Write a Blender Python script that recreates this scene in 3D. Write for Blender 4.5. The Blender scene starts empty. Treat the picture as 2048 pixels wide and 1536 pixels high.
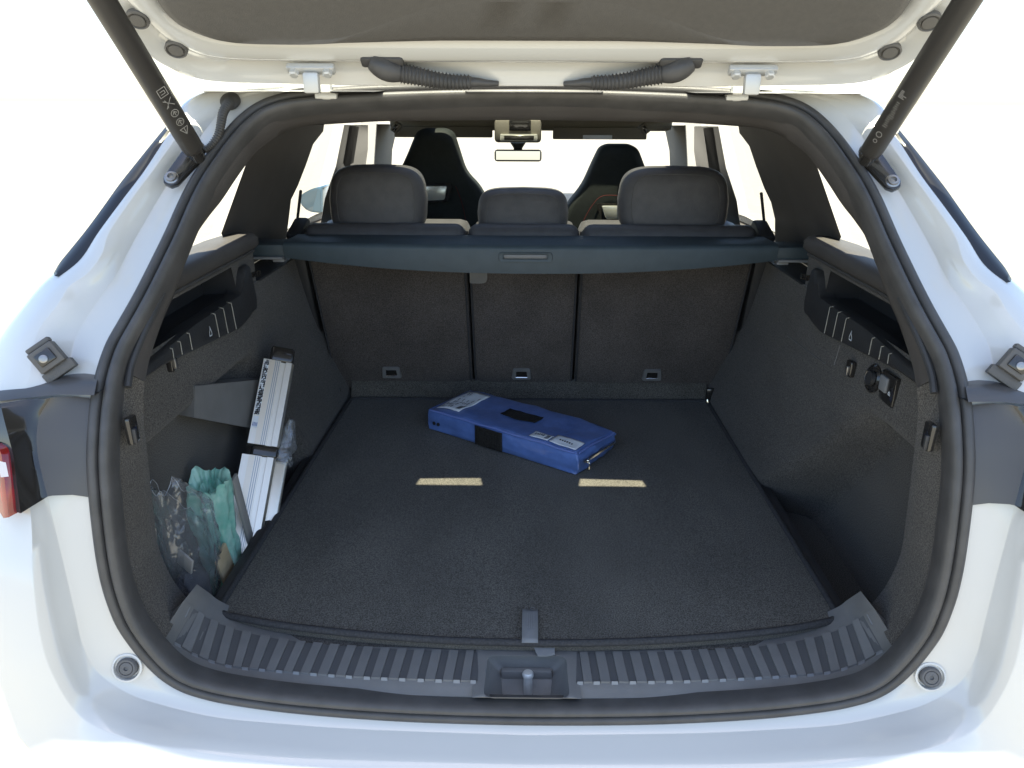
import bpy, bmesh, math, random
from mathutils import Vector, Matrix, noise
random.seed(7)
R = math.radians
sc = bpy.context.scene
col = sc.collection

# ------------------------------------------------------------------ camera
FPX, CU, CV = 1500.0, 1043.0, 768.0          # focal length and principal point, photo pixels (2048 x 1536)
PITCH, YAW, ROLL = R(20.61), R(0.6), R(0.22)
CAM = Vector((0.0, -0.983, 1.50))
camd = bpy.data.cameras.new('camera')
camd.sensor_width = 36.0
camd.lens = FPX / 2048 * 36
camd.shift_x = -(CU - 1024) / 2048
camd.clip_start = 0.02
camd.clip_end = 3000
cam = bpy.data.objects.new('camera', camd)
col.objects.link(cam)
CROT = Matrix.Rotation(YAW, 3, 'Z') @ Matrix.Rotation(R(90) - PITCH, 3, 'X') @ Matrix.Rotation(ROLL, 3, 'Z')
cam.matrix_world = Matrix.Translation(CAM) @ CROT.to_4x4()
sc.camera = cam

# ------------------------------------------------------------------ light
SUN_TILT = R(13.2)                            # sun almost overhead, a little behind the car
world = bpy.data.worlds.new('World')
sc.world = world
world.use_nodes = True
wn = world.node_tree.nodes
wl = world.node_tree.links
sky = wn.new('ShaderNodeTexSky')
sky.sky_type = 'NISHITA'
sky.sun_disc = False
sky.sun_elevation = R(90) - SUN_TILT
sky.sun_rotation = R(180)
sky.air_density = 1.0
sky.dust_density = 0.8
sky.ozone_density = 0.0
bgn = wn['Background']
bgn.inputs['Strength'].default_value = 0.112
wl.new(sky.outputs['Color'], bgn.inputs['Color'])
sund = bpy.data.lights.new('sun', 'SUN')
sund.energy = 5.0
sund.angle = R(0.5)
sund.color = (1.0, 0.95, 0.72)
sun = bpy.data.objects.new('sun', sund)
col.objects.link(sun)
sun.rotation_euler = (SUN_TILT, 0, 0)
sun.location = (0, -2, 8)
sc.view_settings.view_transform = 'Standard'
sc.view_settings.look = 'None'
sc.view_settings.gamma = 1.0
sc.view_settings.use_curve_mapping = False
sc.view_settings.exposure = 1.65
sc.cycles.max_bounces = 10
sc.cycles.transparent_max_bounces = 16

# ------------------------------------------------------------------ pixel -> place helpers (photo pixels to points on real surfaces)
SP, CP = math.sin(PITCH), math.cos(PITCH)
def rdir(h, v):
    b = (v - 768) / FPX
    return Vector((h / FPX, CP - b * SP, -SP - b * CP))
def sy(h, v, y):
    d = rdir(h, v); return CAM + d * ((y - CAM.y) / d.y)
def sz(h, v, z):
    d = rdir(h, v); return CAM + d * ((z - CAM.z) / d.z)
def sx(h, v, x):
    d = rdir(h, v); return CAM + d * (x / d.x)
def solve(d, fn, t0=0.25, t1=5.0):
    n = 160; pt = t0; pf = fn(CAM + d * t0)
    for i in range(1, n + 1):
        t = t0 + (t1 - t0) * i / n
        f = fn(CAM + d * t)
        if (f > 0) != (pf > 0):
            a, b = pt, t
            for _ in range(30):
                m = (a + b) / 2
                if (fn(CAM + d * m) > 0) == (pf > 0): a = m
                else: b = m
            return CAM + d * ((a + b) / 2)
        pt, pf = t, f
    return CAM + d * 1.2
def sf(h, v, fn): return solve(rdir(h, v), fn)
def adir(u, v): return CROT @ Vector(((u - CU) / FPX, -(v - CV) / FPX, -1.0))
def az(u, v, z):
    d = adir(u, v); return CAM + d * ((z - CAM.z) / d.z)
def ay(u, v, y):
    d = adir(u, v); return CAM + d * ((y - CAM.y) / d.y)
def ax(u, v, x):
    d = adir(u, v); return CAM + d * ((x - CAM.x) / d.x)
def af(u, v, fn): return solve(adir(u, v), fn)

def interp(tab, x):
    if x <= tab[0][0]: return tab[0][1]
    if x >= tab[-1][0]: return tab[-1][1]
    n = len(tab)
    for i in range(n - 1):
        x0, y0 = tab[i]; x1, y1 = tab[i + 1]
        if x0 <= x <= x1:
            h = x1 - x0; s = (y1 - y0) / h
            def sl(j):
                if j <= 0 or j >= n - 1: return s
                a = (tab[j][1] - tab[j-1][1]) / (tab[j][0] - tab[j-1][0])
                b = (tab[j+1][1] - tab[j][1]) / (tab[j+1][0] - tab[j][0])
                return 0 if a * b <= 0 else 2 * a * b / (a + b)
            m0, m1 = sl(i), sl(i + 1); t = (x - x0) / h
            return ((2*t**3-3*t**2+1)*y0 + (t**3-2*t**2+t)*h*m0 + (-2*t**3+3*t**2)*y1 + (t**3-t**2)*h*m1)
def sstep(a, b, x):
    t = min(1, max(0, (x - a) / (b - a))); return t * t * (3 - 2 * t)

GT = [(.30, -.13), (.65, -.133), (.78, -.132), (.95, -.112), (1.08, -.075), (1.2, .015), (1.31, .125), (1.40, .215), (1.48, .293), (1.53, .338), (1.60, .40)]
def G(z): return interp(GT, z)
def rear(x, z): return G(z) + 1.2 * max(0, abs(x) - .565) ** 2
def rs(h, v, off=0.0):                        # point on the rear body surface
    return sf(h, v, lambda p: p.y - rear(p.x, p.z) - off)

def spl(keys, m=8):                           # Catmull-Rom through keys
    out = []; n = len(keys); K = [Vector(k) for k in keys]
    for i in range(n - 1):
        p1, p2 = K[i], K[i + 1]
        p0 = K[i - 1] if i else p1 * 2 - p2
        p3 = K[i + 2] if i + 2 < n else p2 * 2 - p1
        for j in range(m):
            t = j / m
            out.append(.5 * ((2*p1) + (p2-p0)*t + (2*p0-5*p1+4*p2-p3)*t*t + (3*p1-p0-3*p2+p3)*t**3))
    out.append(K[-1]); return out

# ------------------------------------------------------------------ materials
MATS = {}
def nodes(m):
    return m.node_tree.nodes, m.node_tree.links
def mat(name, base, rough=.5, metal=0, coat=0, spec=.5, var=None, vscale=60, bump=0, bscale=400, trans=None, sheen=0, detail=3, aniso=None, lo=.32, hi=.68, wear=0):
    m = bpy.data.materials.new(name); m.use_nodes = True
    n, l = nodes(m); p = n['Principled BSDF']
    p.inputs['Base Color'].default_value = (*base, 1)
    p.inputs['Roughness'].default_value = rough
    p.inputs['Metallic'].default_value = metal
    p.inputs['Coat Weight'].default_value = coat
    p.inputs['Coat Roughness'].default_value = .04
    p.inputs['Specular IOR Level'].default_value = spec
    p.inputs['Sheen Weight'].default_value = sheen
    tc = n.new('ShaderNodeTexCoord')
    if var:
        t = n.new('ShaderNodeTexNoise'); t.inputs['Scale'].default_value = vscale; t.inputs['Detail'].default_value = detail
        l.new(tc.outputs['Object'], t.inputs['Vector'])
        r = n.new('ShaderNodeValToRGB'); r.color_ramp.elements[0].position = lo; r.color_ramp.elements[1].position = hi
        r.color_ramp.elements[0].color = (*base, 1); r.color_ramp.elements[1].color = (*var, 1)
        l.new(t.outputs['Fac'], r.inputs['Fac'])
        if wear:
            t2 = n.new('ShaderNodeTexNoise'); t2.inputs['Scale'].default_value = 7; t2.inputs['Detail'].default_value = 4
            mp2 = n.new('ShaderNodeMapping'); mp2.inputs['Scale'].default_value = (1.0, .45, 1.0); mp2.inputs['Rotation'].default_value = (0, 0, .5)
            l.new(tc.outputs['Object'], mp2.inputs['Vector']); l.new(mp2.outputs['Vector'], t2.inputs['Vector'])
            r2 = n.new('ShaderNodeValToRGB'); r2.color_ramp.elements[0].position = .35; r2.color_ramp.elements[1].position = .7
            r2.color_ramp.elements[0].color = (1-wear, 1-wear, 1-wear, 1); r2.color_ramp.elements[1].color = (1, 1, 1, 1)
            l.new(t2.outputs['Fac'], r2.inputs['Fac'])
            mu = n.new('ShaderNodeMix'); mu.data_type = 'RGBA'; mu.blend_type = 'MULTIPLY'; mu.inputs['Factor'].default_value = 1
            l.new(r.outputs['Color'], mu.inputs['A']); l.new(r2.outputs['Color'], mu.inputs['B']); l.new(mu.outputs['Result'], p.inputs['Base Color'])
        else: l.new(r.outputs['Color'], p.inputs['Base Color'])
    if bump:
        t = n.new('ShaderNodeTexNoise'); t.inputs['Scale'].default_value = bscale; t.inputs['Detail'].default_value = 2
        if aniso:
            mp = n.new('ShaderNodeMapping'); mp.inputs['Scale'].default_value = aniso
            l.new(tc.outputs['Object'], mp.inputs['Vector']); l.new(mp.outputs['Vector'], t.inputs['Vector'])
        else: l.new(tc.outputs['Object'], t.inputs['Vector'])
        b = n.new('ShaderNodeBump'); b.inputs['Strength'].default_value = bump; b.inputs['Distance'].default_value = .002
        l.new(t.outputs['Fac'], b.inputs['Height']); l.new(b.outputs['Normal'], p.inputs['Normal'])
    MATS[name] = m; return m
mat('paint', (.635, .63, .60), .18, coat=1, var=(.655, .65, .62), vscale=4)
mat('rubber', (.058, .056, .054), .48, var=(.078, .075, .073), vscale=30, bump=.15, bscale=500)
mat('plastic', (0.0289, 0.0289, 0.0303), .5, var=(0.0376, 0.0376, 0.0390), vscale=20, bump=.35, bscale=700)
mat('plastic_smooth', (0.0306, 0.0306, 0.0323), .38, bump=.06, bscale=300)
mat('plastic_sill', (0.1649, 0.1639, 0.1601), .46, var=(0.1884, 0.1869, 0.1822), vscale=25, bump=.3, bscale=900)
mat('groove', (0.0936, 0.0948, 0.0972), .42, bump=.15, bscale=900)
mat('mark', (.24, .245, .25), .4)
mat('gloss_black', (0.0224, 0.0208, 0.0192), .16, coat=.6)
mat('satin_black', (.085, .080, .076), .33, bump=.04, bscale=60)
mat('carpet', (0.0523, 0.0488, 0.0432), .95, spec=.12, var=(0.1630, 0.1493, 0.1338), vscale=500, bump=.6, bscale=600, sheen=.12, lo=.37, hi=.65, wear=.26)
mat('carpet_mat', (0.0558, 0.0518, 0.0443), .95, spec=.12, var=(0.1781, 0.1663, 0.1432), vscale=500, bump=.6, bscale=600, sheen=.12, lo=.37, hi=.65, wear=.26)
mat('carpet_seat', (0.0619, 0.0538, 0.0491), .95, spec=.12, var=(0.1548, 0.1361, 0.1228), vscale=500, bump=.6, bscale=600, sheen=.1, lo=.37, hi=.65, wear=.26)
mat('binding', (0.0408, 0.0408, 0.0428), .8, spec=.2, bump=.6, bscale=900, var=(0.0653, 0.0653, 0.0673), vscale=300)
mat('leather', (0.0730, 0.0699, 0.0730), .5, var=(0.0913, 0.0882, 0.0913), vscale=40, bump=.35, bscale=600)
mat('seat_fabric', (.011, .015, .014), .75, var=(.015, .020, .019), vscale=60, bump=.4, bscale=700)
mat('headliner', (.17, .155, .125), .9, var=(.19, .175, .14), vscale=200, bump=.2, bscale=500)
mat('pillar_plastic', (0.0731, 0.0666, 0.0624), .55, var=(0.0860, 0.0796, 0.0752), vscale=15, bump=.25, bscale=600)
mat('gate_trim', (.108, .103, .096), .6, var=(.118, .112, .104), vscale=120, bump=.25, bscale=700)
mat('cassette', (0.0418, 0.0606, 0.0711), .5, var=(0.0502, 0.0711, 0.0836), vscale=30, bump=.25, bscale=700)
mat('aluminium', (.83, .78, .67), .34, metal=.85, bump=.08, bscale=60, aniso=(1, .03, 1))
mat('alu_groove', (.42, .42, .42), .4, metal=.8)
mat('alu_warm', (.80, .72, .58), .33, metal=.75)
mat('chrome', (.75, .75, .74), .14, metal=1)
mat('steel', (.34, .33, .32), .33, metal=.9, bump=.1, bscale=200)
mat('zinc', (.62, .62, .60), .4, metal=.35)
mat('blue_fabric', (.082, .150, .38), .28, spec=.6, coat=.8, var=(.115, .205, .50), vscale=30, bump=1.0, bscale=45)
mat('velcro', (.016, .015, .014), .95, spec=.1, var=(.045, .043, .04), vscale=500, bump=1, bscale=800)
mat('paper', (.74, .77, .80), .6, var=(.68, .72, .76), vscale=60)
mat('ink', (.02, .02, .022), .6)
mat('print_grey', (.30, .29, .27), .6)
mat('thread', (.30, .29, .25), .7)
mat('red_lens', (.36, .004, .007), .12, coat=1, var=(.20, .002, .004), vscale=40)
mat('lens_clear', (.62, .56, .56), .08, coat=1)
gm_ = mat('green_film', (.22, .58, .46), .28, spec=.6, coat=.4, var=(.46, .76, .65), vscale=45, bump=.8, bscale=70)
gm_.node_tree.nodes['Principled BSDF'].inputs['Alpha'].default_value = .72
mat('dark_cloth', (.030, .030, .038), .7, var=(.055, .055, .07), vscale=35, bump=.8, bscale=60)
mat('card', (.42, .33, .20), .7, var=(.5, .4, .26), vscale=40)
mat('mirror_grey', (.70, .71, .74), .3, coat=.5)
mat('mirror_blue', (.045, .085, .115), .25, coat=.8)
mat('silver_trim', (.80, .80, .72), .25, metal=.6)
mat('red_thread', (.10, .006, .006), .7)
mat('strut', (.040, .037, .034), .40, bump=.05, bscale=300)
mat('mirror_face', (.52, .53, .56), .04, metal=1)
mat('blade', (.009, .009, .010), .3)
mat('film_edge_glint', (.34, .36, .38), .2, spec=.6)
mat('blue_edge_highlight', (.16, .23, .55), .35, spec=.6, bump=.8, bscale=300)
mat('tab_dark', (.115, .115, .118), .5, bump=.2, bscale=500)
mat('tab', (.20, .205, .21), .55, bump=.3, bscale=500)
def schlick(n, l, f0, k, nrm=None):
    lw = n.new('ShaderNodeLayerWeight'); lw.inputs['Blend'].default_value = .5
    if nrm is not None: l.new(nrm, lw.inputs['Normal'])
    pw = n.new('ShaderNodeMath'); pw.operation = 'POWER'; pw.inputs[1].default_value = 5; l.new(lw.outputs['Facing'], pw.inputs[0])
    ma = n.new('ShaderNodeMath'); ma.operation = 'MULTIPLY_ADD'; ma.inputs[1].default_value = k; ma.inputs[2].default_value = f0; l.new(pw.outputs[0], ma.inputs[0])
    return ma.outputs[0]
def glassmat(name, tint, gloss, rough):
    m = bpy.data.materials.new(name); m.use_nodes = True; n, l = nodes(m)
    n.remove(n['Principled BSDF'])
    t = n.new('ShaderNodeBsdfTransparent'); t.inputs['Color'].default_value = (*tint, 1)
    g = n.new('ShaderNodeBsdfGlossy'); g.inputs['Roughness'].default_value = rough
    mx = n.new('ShaderNodeMixShader')
    l.new(schlick(n, l, .04, gloss), mx.inputs['Fac']); l.new(t.outputs[0], mx.inputs[1]); l.new(g.outputs[0], mx.inputs[2])
    l.new(mx.outputs[0], n['Material Output'].inputs['Surface']); MATS[name] = m; return m
glassmat('glass', (.97, .975, .97), .6, .01)
glassmat('roof_glass', (.62, .63, .60), .6, .02)
def filmmat():
    m = bpy.data.materials.new('film'); m.use_nodes = True; n, l = nodes(m)
    n.remove(n['Principled BSDF'])
    tc = n.new('ShaderNodeTexCoord')
    no = n.new('ShaderNodeTexNoise'); no.inputs['Scale'].default_value = 30; no.inputs['Detail'].default_value = 3
    no.inputs['Distortion'].default_value = 1.2
    l.new(tc.outputs['Object'], no.inputs['Vector'])
    b = n.new('ShaderNodeBump'); b.inputs['Strength'].default_value = .9; b.inputs['Distance'].default_value = .006
    l.new(no.outputs['Fac'], b.inputs['Height'])
    t = n.new('ShaderNodeBsdfTransparent'); t.inputs['Color'].default_value = (.93, .94, .96, 1)
    g = n.new('ShaderNodeBsdfGlossy'); g.inputs['Roughness'].default_value = .09
    l.new(b.outputs['Normal'], g.inputs['Normal'])
    d = n.new('ShaderNodeBsdfDiffuse'); d.inputs['Color'].default_value = (.75, .78, .80, 1)
    mx = n.new('ShaderNodeMixShader'); l.new(schlick(n, l, .10, .9, b.outputs['Normal']), mx.inputs['Fac']); l.new(t.outputs[0], mx.inputs[1]); l.new(g.outputs[0], mx.inputs[2])
    m2 = n.new('ShaderNodeMixShader'); m2.inputs['Fac'].default_value = .07
    l.new(mx.outputs[0], m2.inputs[1]); l.new(d.outputs[0], m2.inputs[2])
    l.new(m2.outputs[0], n['Material Output'].inputs['Surface']); MATS['film'] = m
filmmat()
mat('ground', (.25, .232, .208), .85, var=(.27, .25, .225), vscale=6, bump=.3, bscale=80)

# ------------------------------------------------------------------ mesh helpers
def mk(name, V, F, m, parent=None, ang=35, recalc=True):
    me = bpy.data.meshes.new(name)
    me.from_pydata([tuple(v) for v in V], [], F)
    if recalc:
        b = bmesh.new(); b.from_mesh(me); bmesh.ops.recalc_face_normals(b, faces=b.faces); b.to_mesh(me); b.free()
    me.shade_smooth(); me.set_sharp_from_angle(angle=R(ang))
    me.materials.append(MATS[m])
    return link(name, me, parent)
def link(name, me, parent=None):
    o = bpy.data.objects.new(name, me); col.objects.link(o)
    if parent:
        o.parent = parent
        o.matrix_parent_inverse = wm(parent).inverted()
    return o
def wm(o):                                     # world matrix of an unevaluated object
    m = o.matrix_basis.copy()
    return wm(o.parent) @ o.matrix_parent_inverse @ m if o.parent else m
def thing(name, label, cat, loc=(0, 0, 0), group=None):
    o = bpy.data.objects.new(name, None); col.objects.link(o); o.location = loc
    o.empty_display_size = .05
    o['label'] = label; o['category'] = cat
    if group: o['group'] = group
    return o
class MB:
    def __init__(s): s.V = []; s.F = []
    def add(s, V, F):
        k = len(s.V); s.V += [Vector(v) for v in V]; s.F += [tuple(i + k for i in f) for f in F]; return s
    def grid(s, rows, closed=False):
        n = len(rows[0]); V = [p for r in rows for p in r]; F = []
        for i in range(len(rows) - 1):
            for j in range(n if closed else n - 1):
                k = (j + 1) % n
                F.append((i*n+j, i*n+k, (i+1)*n+k, (i+1)*n+j))
        return s.add(V, F)
    def tube(s, path, r, n=10, cap=True):
        P = [Vector(p) for p in path]; rows = []; prev = None
        for i, p in enumerate(P):
            t = (P[min(i+1, len(P)-1)] - P[max(i-1, 0)]).normalized()
            if prev is None:
                a = Vector((0, 0, 1)) if abs(t.z) < .9 else Vector((1, 0, 0)); x = t.cross(a).normalized()
            else: x = (prev - t * prev.dot(t)).normalized()
            prev = x; y = t.cross(x); rr = r[i] if isinstance(r, (list, tuple)) else r
            rows.append([p + (x*math.cos(2*math.pi*k/n) + y*math.sin(2*math.pi*k/n))*rr for k in range(n)])
        b = len(s.V); s.grid(rows, True)
        if cap:
            s.F.append(tuple(b + k for k in range(n))); e = b + (len(P)-1)*n
            s.F.append(tuple(e + k for k in range(n)))
        return s
    def box(s, c, d, rot=None, bev=0, seg=2, taper=None):
        b = bmesh.new(); bmesh.ops.create_cube(b, size=1)
        for v in b.verts:
            v.co = Vector((v.co.x*d[0], v.co.y*d[1], v.co.z*d[2]))
            if taper and v.co.z > 0: v.co.x *= taper[0]; v.co.y *= taper[1]
        if bev: bmesh.ops.bevel(b, geom=b.edges[:] , offset=bev, segments=seg, profile=.5, affect='EDGES')
        b.verts.index_update()
        M = (rot if rot is not None else Matrix.Identity(3))
        s.add([Vector(c) + M @ v.co for v in b.verts], [[v.index for v in f.verts] for f in b.faces]); b.free(); return s
    def prism(s, pts, off, bev=0):
        n = len(pts); P = [Vector(p) for p in pts]; o = Vector(off)
        if not bev:
            s.add(P + [p + o for p in P], [tuple(range(n)), tuple(range(n, 2*n))] + [(i, (i+1) % n, n+(i+1) % n, n+i) for i in range(n)])
            return s
        b = bmesh.new(); a = [b.verts.new(p) for p in P]; c = [b.verts.new(p + o) for p in P]
        b.faces.new(a); b.faces.new(c[::-1])
        for i in range(n): b.faces.new((a[i], c[i], c[(i+1) % n], a[(i+1) % n]))
        bmesh.ops.bevel(b, geom=b.edges[:], offset=bev, segments=2, profile=.5, affect='EDGES'); b.verts.index_update()
        s.add([v.co for v in b.verts], [[v.index for v in f.verts] for f in b.faces]); b.free(); return s
    def lathe(s, c, axis, prof, n=20, sx_=1.0, up=None):
        a = Vector(axis).normalized(); u = Vector(up) if up is not None else (Vector((0, 0, 1)) if abs(a.z) < .9 else Vector((1, 0, 0)))
        x = a.cross(u).normalized(); y = x.cross(a); rows = []
        for r, h in prof:
            rows.append([Vector(c) + a*h + (x*math.cos(2*math.pi*k/n)*sx_ + y*math.sin(2*math.pi*k/n))*r for k in range(n)])
        b = len(s.V); s.grid(rows, True)
        if prof[-1][0] > 1e-5: e = b + (len(prof)-1)*n; s.F.append(tuple(e+k for k in range(n)))
        if prof[0][0] > 1e-5: s.F.append(tuple(b+k for k in range(n)))
        return s
    def done(s, name, m, parent=None, ang=35): return mk(name, s.V, s.F, m, parent, ang)
    def mirror(s):
        t = MB(); t.V = [Vector((-v.x, v.y, v.z)) for v in s.V]; t.F = [tuple(reversed(f)) for f in s.F]; return t
def both(mb, name, m, parent, ang=35):         # a right-hand part and its mirrored left-hand twin
    return mb.done(name, m, parent, ang), mb.mirror().done(name, m, parent, ang)
def frame(n, up=(0, 0, 1)):                    # rotation with local z along n
    z = Vector(n).normalized(); x = Vector(up).cross(z)
    if x.length < 1e-4: x = Vector((1, 0, 0))
    x.normalize(); y = z.cross(x)
    return Matrix((x, y, z)).transposed()
def ribbon(mb, pts, w, o, ux, uy):             # flat stroke drawn in the plane (o, ux, uy)
    P = [Vector((p[0], p[1])) for p in pts]
    for a, b in zip(P, P[1:]):
        d = (b - a)
        if d.length < 1e-9: continue
        d.normalize(); q = Vector((-d.y, d.x)) * w/2; a2, b2 = a - d*w/3, b + d*w/3
        mb.add([o + ux*c.x + uy*c.y for c in (a2-q, b2-q, b2+q, a2+q)], [(0, 1, 2, 3)])
def circ(cx, cy, r, n=10): return [(cx + r*math.cos(2*math.pi*i/n), cy + r*math.sin(2*math.pi*i/n)) for i in range(n+1)]
def rpoly(pts, r, m=5):                        # rounded polygon corners (2D or 3D)
    P = [Vector(p) for p in pts]; out = []; n = len(P)
    for i in range(n):
        a, b, c = P[i-1], P[i], P[(i+1) % n]
        rr = r[i] if isinstance(r, (list, tuple)) else r
        d1 = (a-b); d2 = (c-b); k = min(rr, d1.length*.45, d2.length*.45)
        p, q = b + d1.normalized()*k, b + d2.normalized()*k
        for j in range(m+1):
            t = j/m; out.append(p*(1-t)**2 + b*2*t*(1-t) + q*t*t)
    return out

# ================================================================== SETTING
g = MB(); g.add([(-600, -600, 0), (600, -600, 0), (600, 900, 0), (-600, 900, 0)], [(0, 1, 2, 3)])
go = g.done('ground', 'ground'); go['kind'] = 'structure'

# ================================================================== CAR
car = thing('car', 'white car seen from behind with its tailgate raised and boot open', 'car')

# -------- body ring round the opening: keys run from bottom centre up to the roof corner
SEAL = [(0,1443),(150,1441),(300,1436),(473,1424),(590,1409),(640,1399),(690,1384),(735,1357),(774,1318),(802,1283),(820,1256),(833,1228),(848,1186),(858,1145),(866,1100),(876,1020),(883,940),(882,880),(877,815),(868,762),(850,705),(832,670),(804,622),(779,575),(752,520),(728,470),(699,403),(673,355),(648,318),(622,282),(590,246),(553,216),(513,199),(460,188),(360,180),(260,175),(130,171),(0,169)]
BODY = [ # seal, ring1, ring2, ring3 with depth offsets
 ((0,1443,0),(0,1470,-.012),(0,1556,-.066),(0,1700,-.105)),
 ((300,1436,0),(310,1463,-.012),(320,1546,-.066),(330,1690,-.105)),
 ((473,1424,0),(490,1453,-.012),(510,1531,-.066),(540,1670,-.105)),
 ((590,1409,0),(625,1441,-.013),(655,1513,-.066),(700,1640,-.103)),
 ((690,1384,0),(740,1416,-.014),(778,1494,-.078),(840,1600,-.100)),
 ((735,1357,0),(805,1393,-.015),(852,1469,-.072),(930,1560,-.095)),
 ((774,1318,0),(862,1355,-.016),(902,1439,-.070),(1010,1500,-.09)),
 ((832,1230,0),(893,1300,-.015),(944,1380,-.072),(1060,1420,-.085)),
 ((849,1182,0),(910,1230,-.014),(976,1300,-.072),(1100,1330,-.08)),
 ((865,1105,0),(932,1140,-.013),(995,1170,-.064),(1130,1180,-.075)),
 ((877,1004,0),(966,1004,-.014),(1003,1028,-.046),(1140,1040,-.045)),
 ((883,940,0),(975,935,-.012),(1030,930,-.030),(1150,930,-.03)),
 ((882,880,0),(975,880,-.012),(1035,860,-.028),(1150,850,-.02)),
 ((874,800,0),(950,800,-.012),(1020,795,-.025),(1130,805,-.015)),
 ((868,762,0),(930,766,.002),(1005,762,-.030),(1100,775,-.012)),
 ((850,705,0),(915,690,.008),(992,676,-.032),(1068,700,-.010)),
 ((832,670,0),(890,642,.010),(950,616,-.032),(1018,630,-.008)),
 ((804,622,0),(862,598,.012),(926,578,-.030),(985,588,-.006)),
 ((779,575,0),(830,552,.014),(890,552,-.028),(955,560,-.006)),
 ((752,520,0),(805,503,.014),(862,515,-.028),(908,523,-.005)),
 ((728,470,0),(780,458,.015),(846,468,-.027),(872,470,-.004)),
 ((699,403,0),(742,393,.015),(800,400,-.025),(822,403,-.004)),
 ((673,355,0),(710,343,.014),(764,351,-.022),(782,350,-.003)),
 ((648,318,0),(680,304,.012),(736,312,-.020),(754,306,-.003)),
 ((622,282,0),(655,264,.010),(708,274,-.016),(728,262,-.003)),
 ((590,246,0),(622,226,.002),(672,234,-.008),(700,220,-.002)),
 ((553,216,0),(585,199,.002),(630,202,-.004),(662,192,0)),
 ((513,199,0),(533,187,.002),(565,185,0),(600,176,0)),
 ((470,190,0),(480,182,.0),(492,176,0),(505,168,0))]
loops = [spl([rs(*row[k]) for row in BODY], 6) for k in range(4)]
SECT = []
for k_ in range(3):
    bow = (.003, -.002, -.008)[k_]
    if k_: SECT.append([p.lerp(q, .025) for p, q in zip(loops[k_], loops[k_+1])])
    SECT.append([p.lerp(q, .5) + Vector((0, bow, 0)) for p, q in zip(loops[k_], loops[k_+1])])
    SECT.append([p.lerp(q, .975) for p, q in zip(loops[k_], loops[k_+1])])
inner = [p + Vector((-.006 if p.x > .01 else 0, .03, 0)) for p in loops[0]]
o1 = [p + Vector((.012 if p.x > .02 else p.x*.6, .012, -.012 if p.z < .75 else 0)) for p in loops[3]]
def outw(p, k):
    w = sstep(1.0, 1.30, p.z)
    low = sstep(.75, .5, p.z)
    if k == 0: return p + Vector((.10*(1-w)*(1-low) + .012*w, (.09*(1-w) + .03*w)*(1-low) , -.13*low))
    return p + Vector((.17*(1-w)*(1-low) + .015*w, (.45*(1-w) + .07*w)*(1-low), -.30*low))
o2 = [outw(p, 0) for p in o1]; o3 = [outw(p, 1) for p in o1]
bm_ = MB(); bm_.grid([inner, loops[0]] + SECT + [loops[3], o1, o2, o3])
mm = bm_.mirror()
full = MB(); full.add(bm_.V, bm_.F); full.add(mm.V, mm.F)
body = full.done('body_shell', 'paint', car, 70)
bmd = bmesh.new(); bmd.from_mesh(body.data); [setattr(v.co, 'x', 0.0) for v in bmd.verts if abs(v.co.x) < .004]; bmesh.ops.remove_doubles(bmd, verts=bmd.verts, dist=.0004); bmd.to_mesh(body.data); bmd.free()

# -------- weather seal: two rubber beads swept round the opening
half = [rs(h, v) for h, v in SEAL]
sp = spl(half, 6)
ring = sp + [Vector((-p.x, p.y, p.z)) for p in reversed(sp[1:-1])]
NR = len(ring)
for _ in range(6): ring = [(ring[k-1] + ring[k]*2 + ring[(k+1) % NR]) / 4 for k in range(NR)]
def seal_frames(path):
    out = []
    for i, p in enumerate(path):
        t = (path[(i+1) % NR] - path[i-1]).normalized()
        e = .004; gz = (rear(p.x, p.z+e) - rear(p.x, p.z-e)) / (2*e)
        n = Vector((0, -1, gz)).normalized()
        i_ = t.cross(n).normalized()
        if i_.dot(Vector((0, G(1.12), 1.12)) - p) < 0: i_.negate()
        out.append((p, i_, n))
    return out
FR = seal_frames(ring)
def sweep(prof, fr=FR, closed=True):
    mb = MB(); rows = [[p + i*a + n*b for a, b in prof] for p, i, n in fr]
    if closed: rows.append(rows[0])
    mb.grid(rows); return mb
so = sweep([(-.002, -.004), (-.001, .003), (.001, .009), (.005, .012), (.010, .0125), (.0135, .010), (.015, .005), (.0155, -.003)]).done('weather_seal', 'rubber', car, 60)
sweep([(.0158, -.003), (.016, .004), (.0180, .010), (.0220, .0135), (.0265, .0135), (.0300, .010), (.0318, .003), (.032, -.008), (.030, -.02)]).done('inner_bead', 'rubber', so, 60)

# -------- upper garnish round the inside of the opening (roof and D-pillars)
TRIM = [(772,776),(764,730),(752,690),(736,645),(715,595),(697,545),(672,478),(648,440),(619,403),(594,365),(568,328),(545,301),(496,268),(445,253),(360,246),(200,242),(0,240)]
tr = [rs(h, v, .075) for h, v in TRIM]
trs = spl(tr, 6); nt = len(trs)
def nearest_inner(p):
    return min(((q + i*.029 + n*.000) for q, i, n in FR if q.x >= -1e-4), key=lambda w: (w - p).length)
tin = [nearest_inner(p) for p in trs]
for _ in range(4): tin = [tin[0]] + [(tin[k-1] + tin[k]*2 + tin[k+1]) / 4 for k in range(1, nt-1)] + [tin[-1]]
tin[-1].x = 0
cen = Vector((0, .2, 1.2))
def mid(a, b, f, bow):
    m = a.lerp(b, f); d = (Vector((0, m.y, 1.15)) - m).normalized(); return m + d*bow
r0 = [p + Vector((0, .02, 0)) for p in tin]
rows = [tin, [mid(a, b, .25, .004) for a, b in zip(tin, trs)], [mid(a, b, .6, .006) for a, b in zip(tin, trs)], trs]
def back(p, k):
    top = sstep(.44, .30, p.x)
    return p + Vector((.05*k*(1-top), .03*k + .04*k*top, .012*k))
rows += [[back(p, .4) for p in trs], [back(p, 1.5) for p in trs]]
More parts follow.
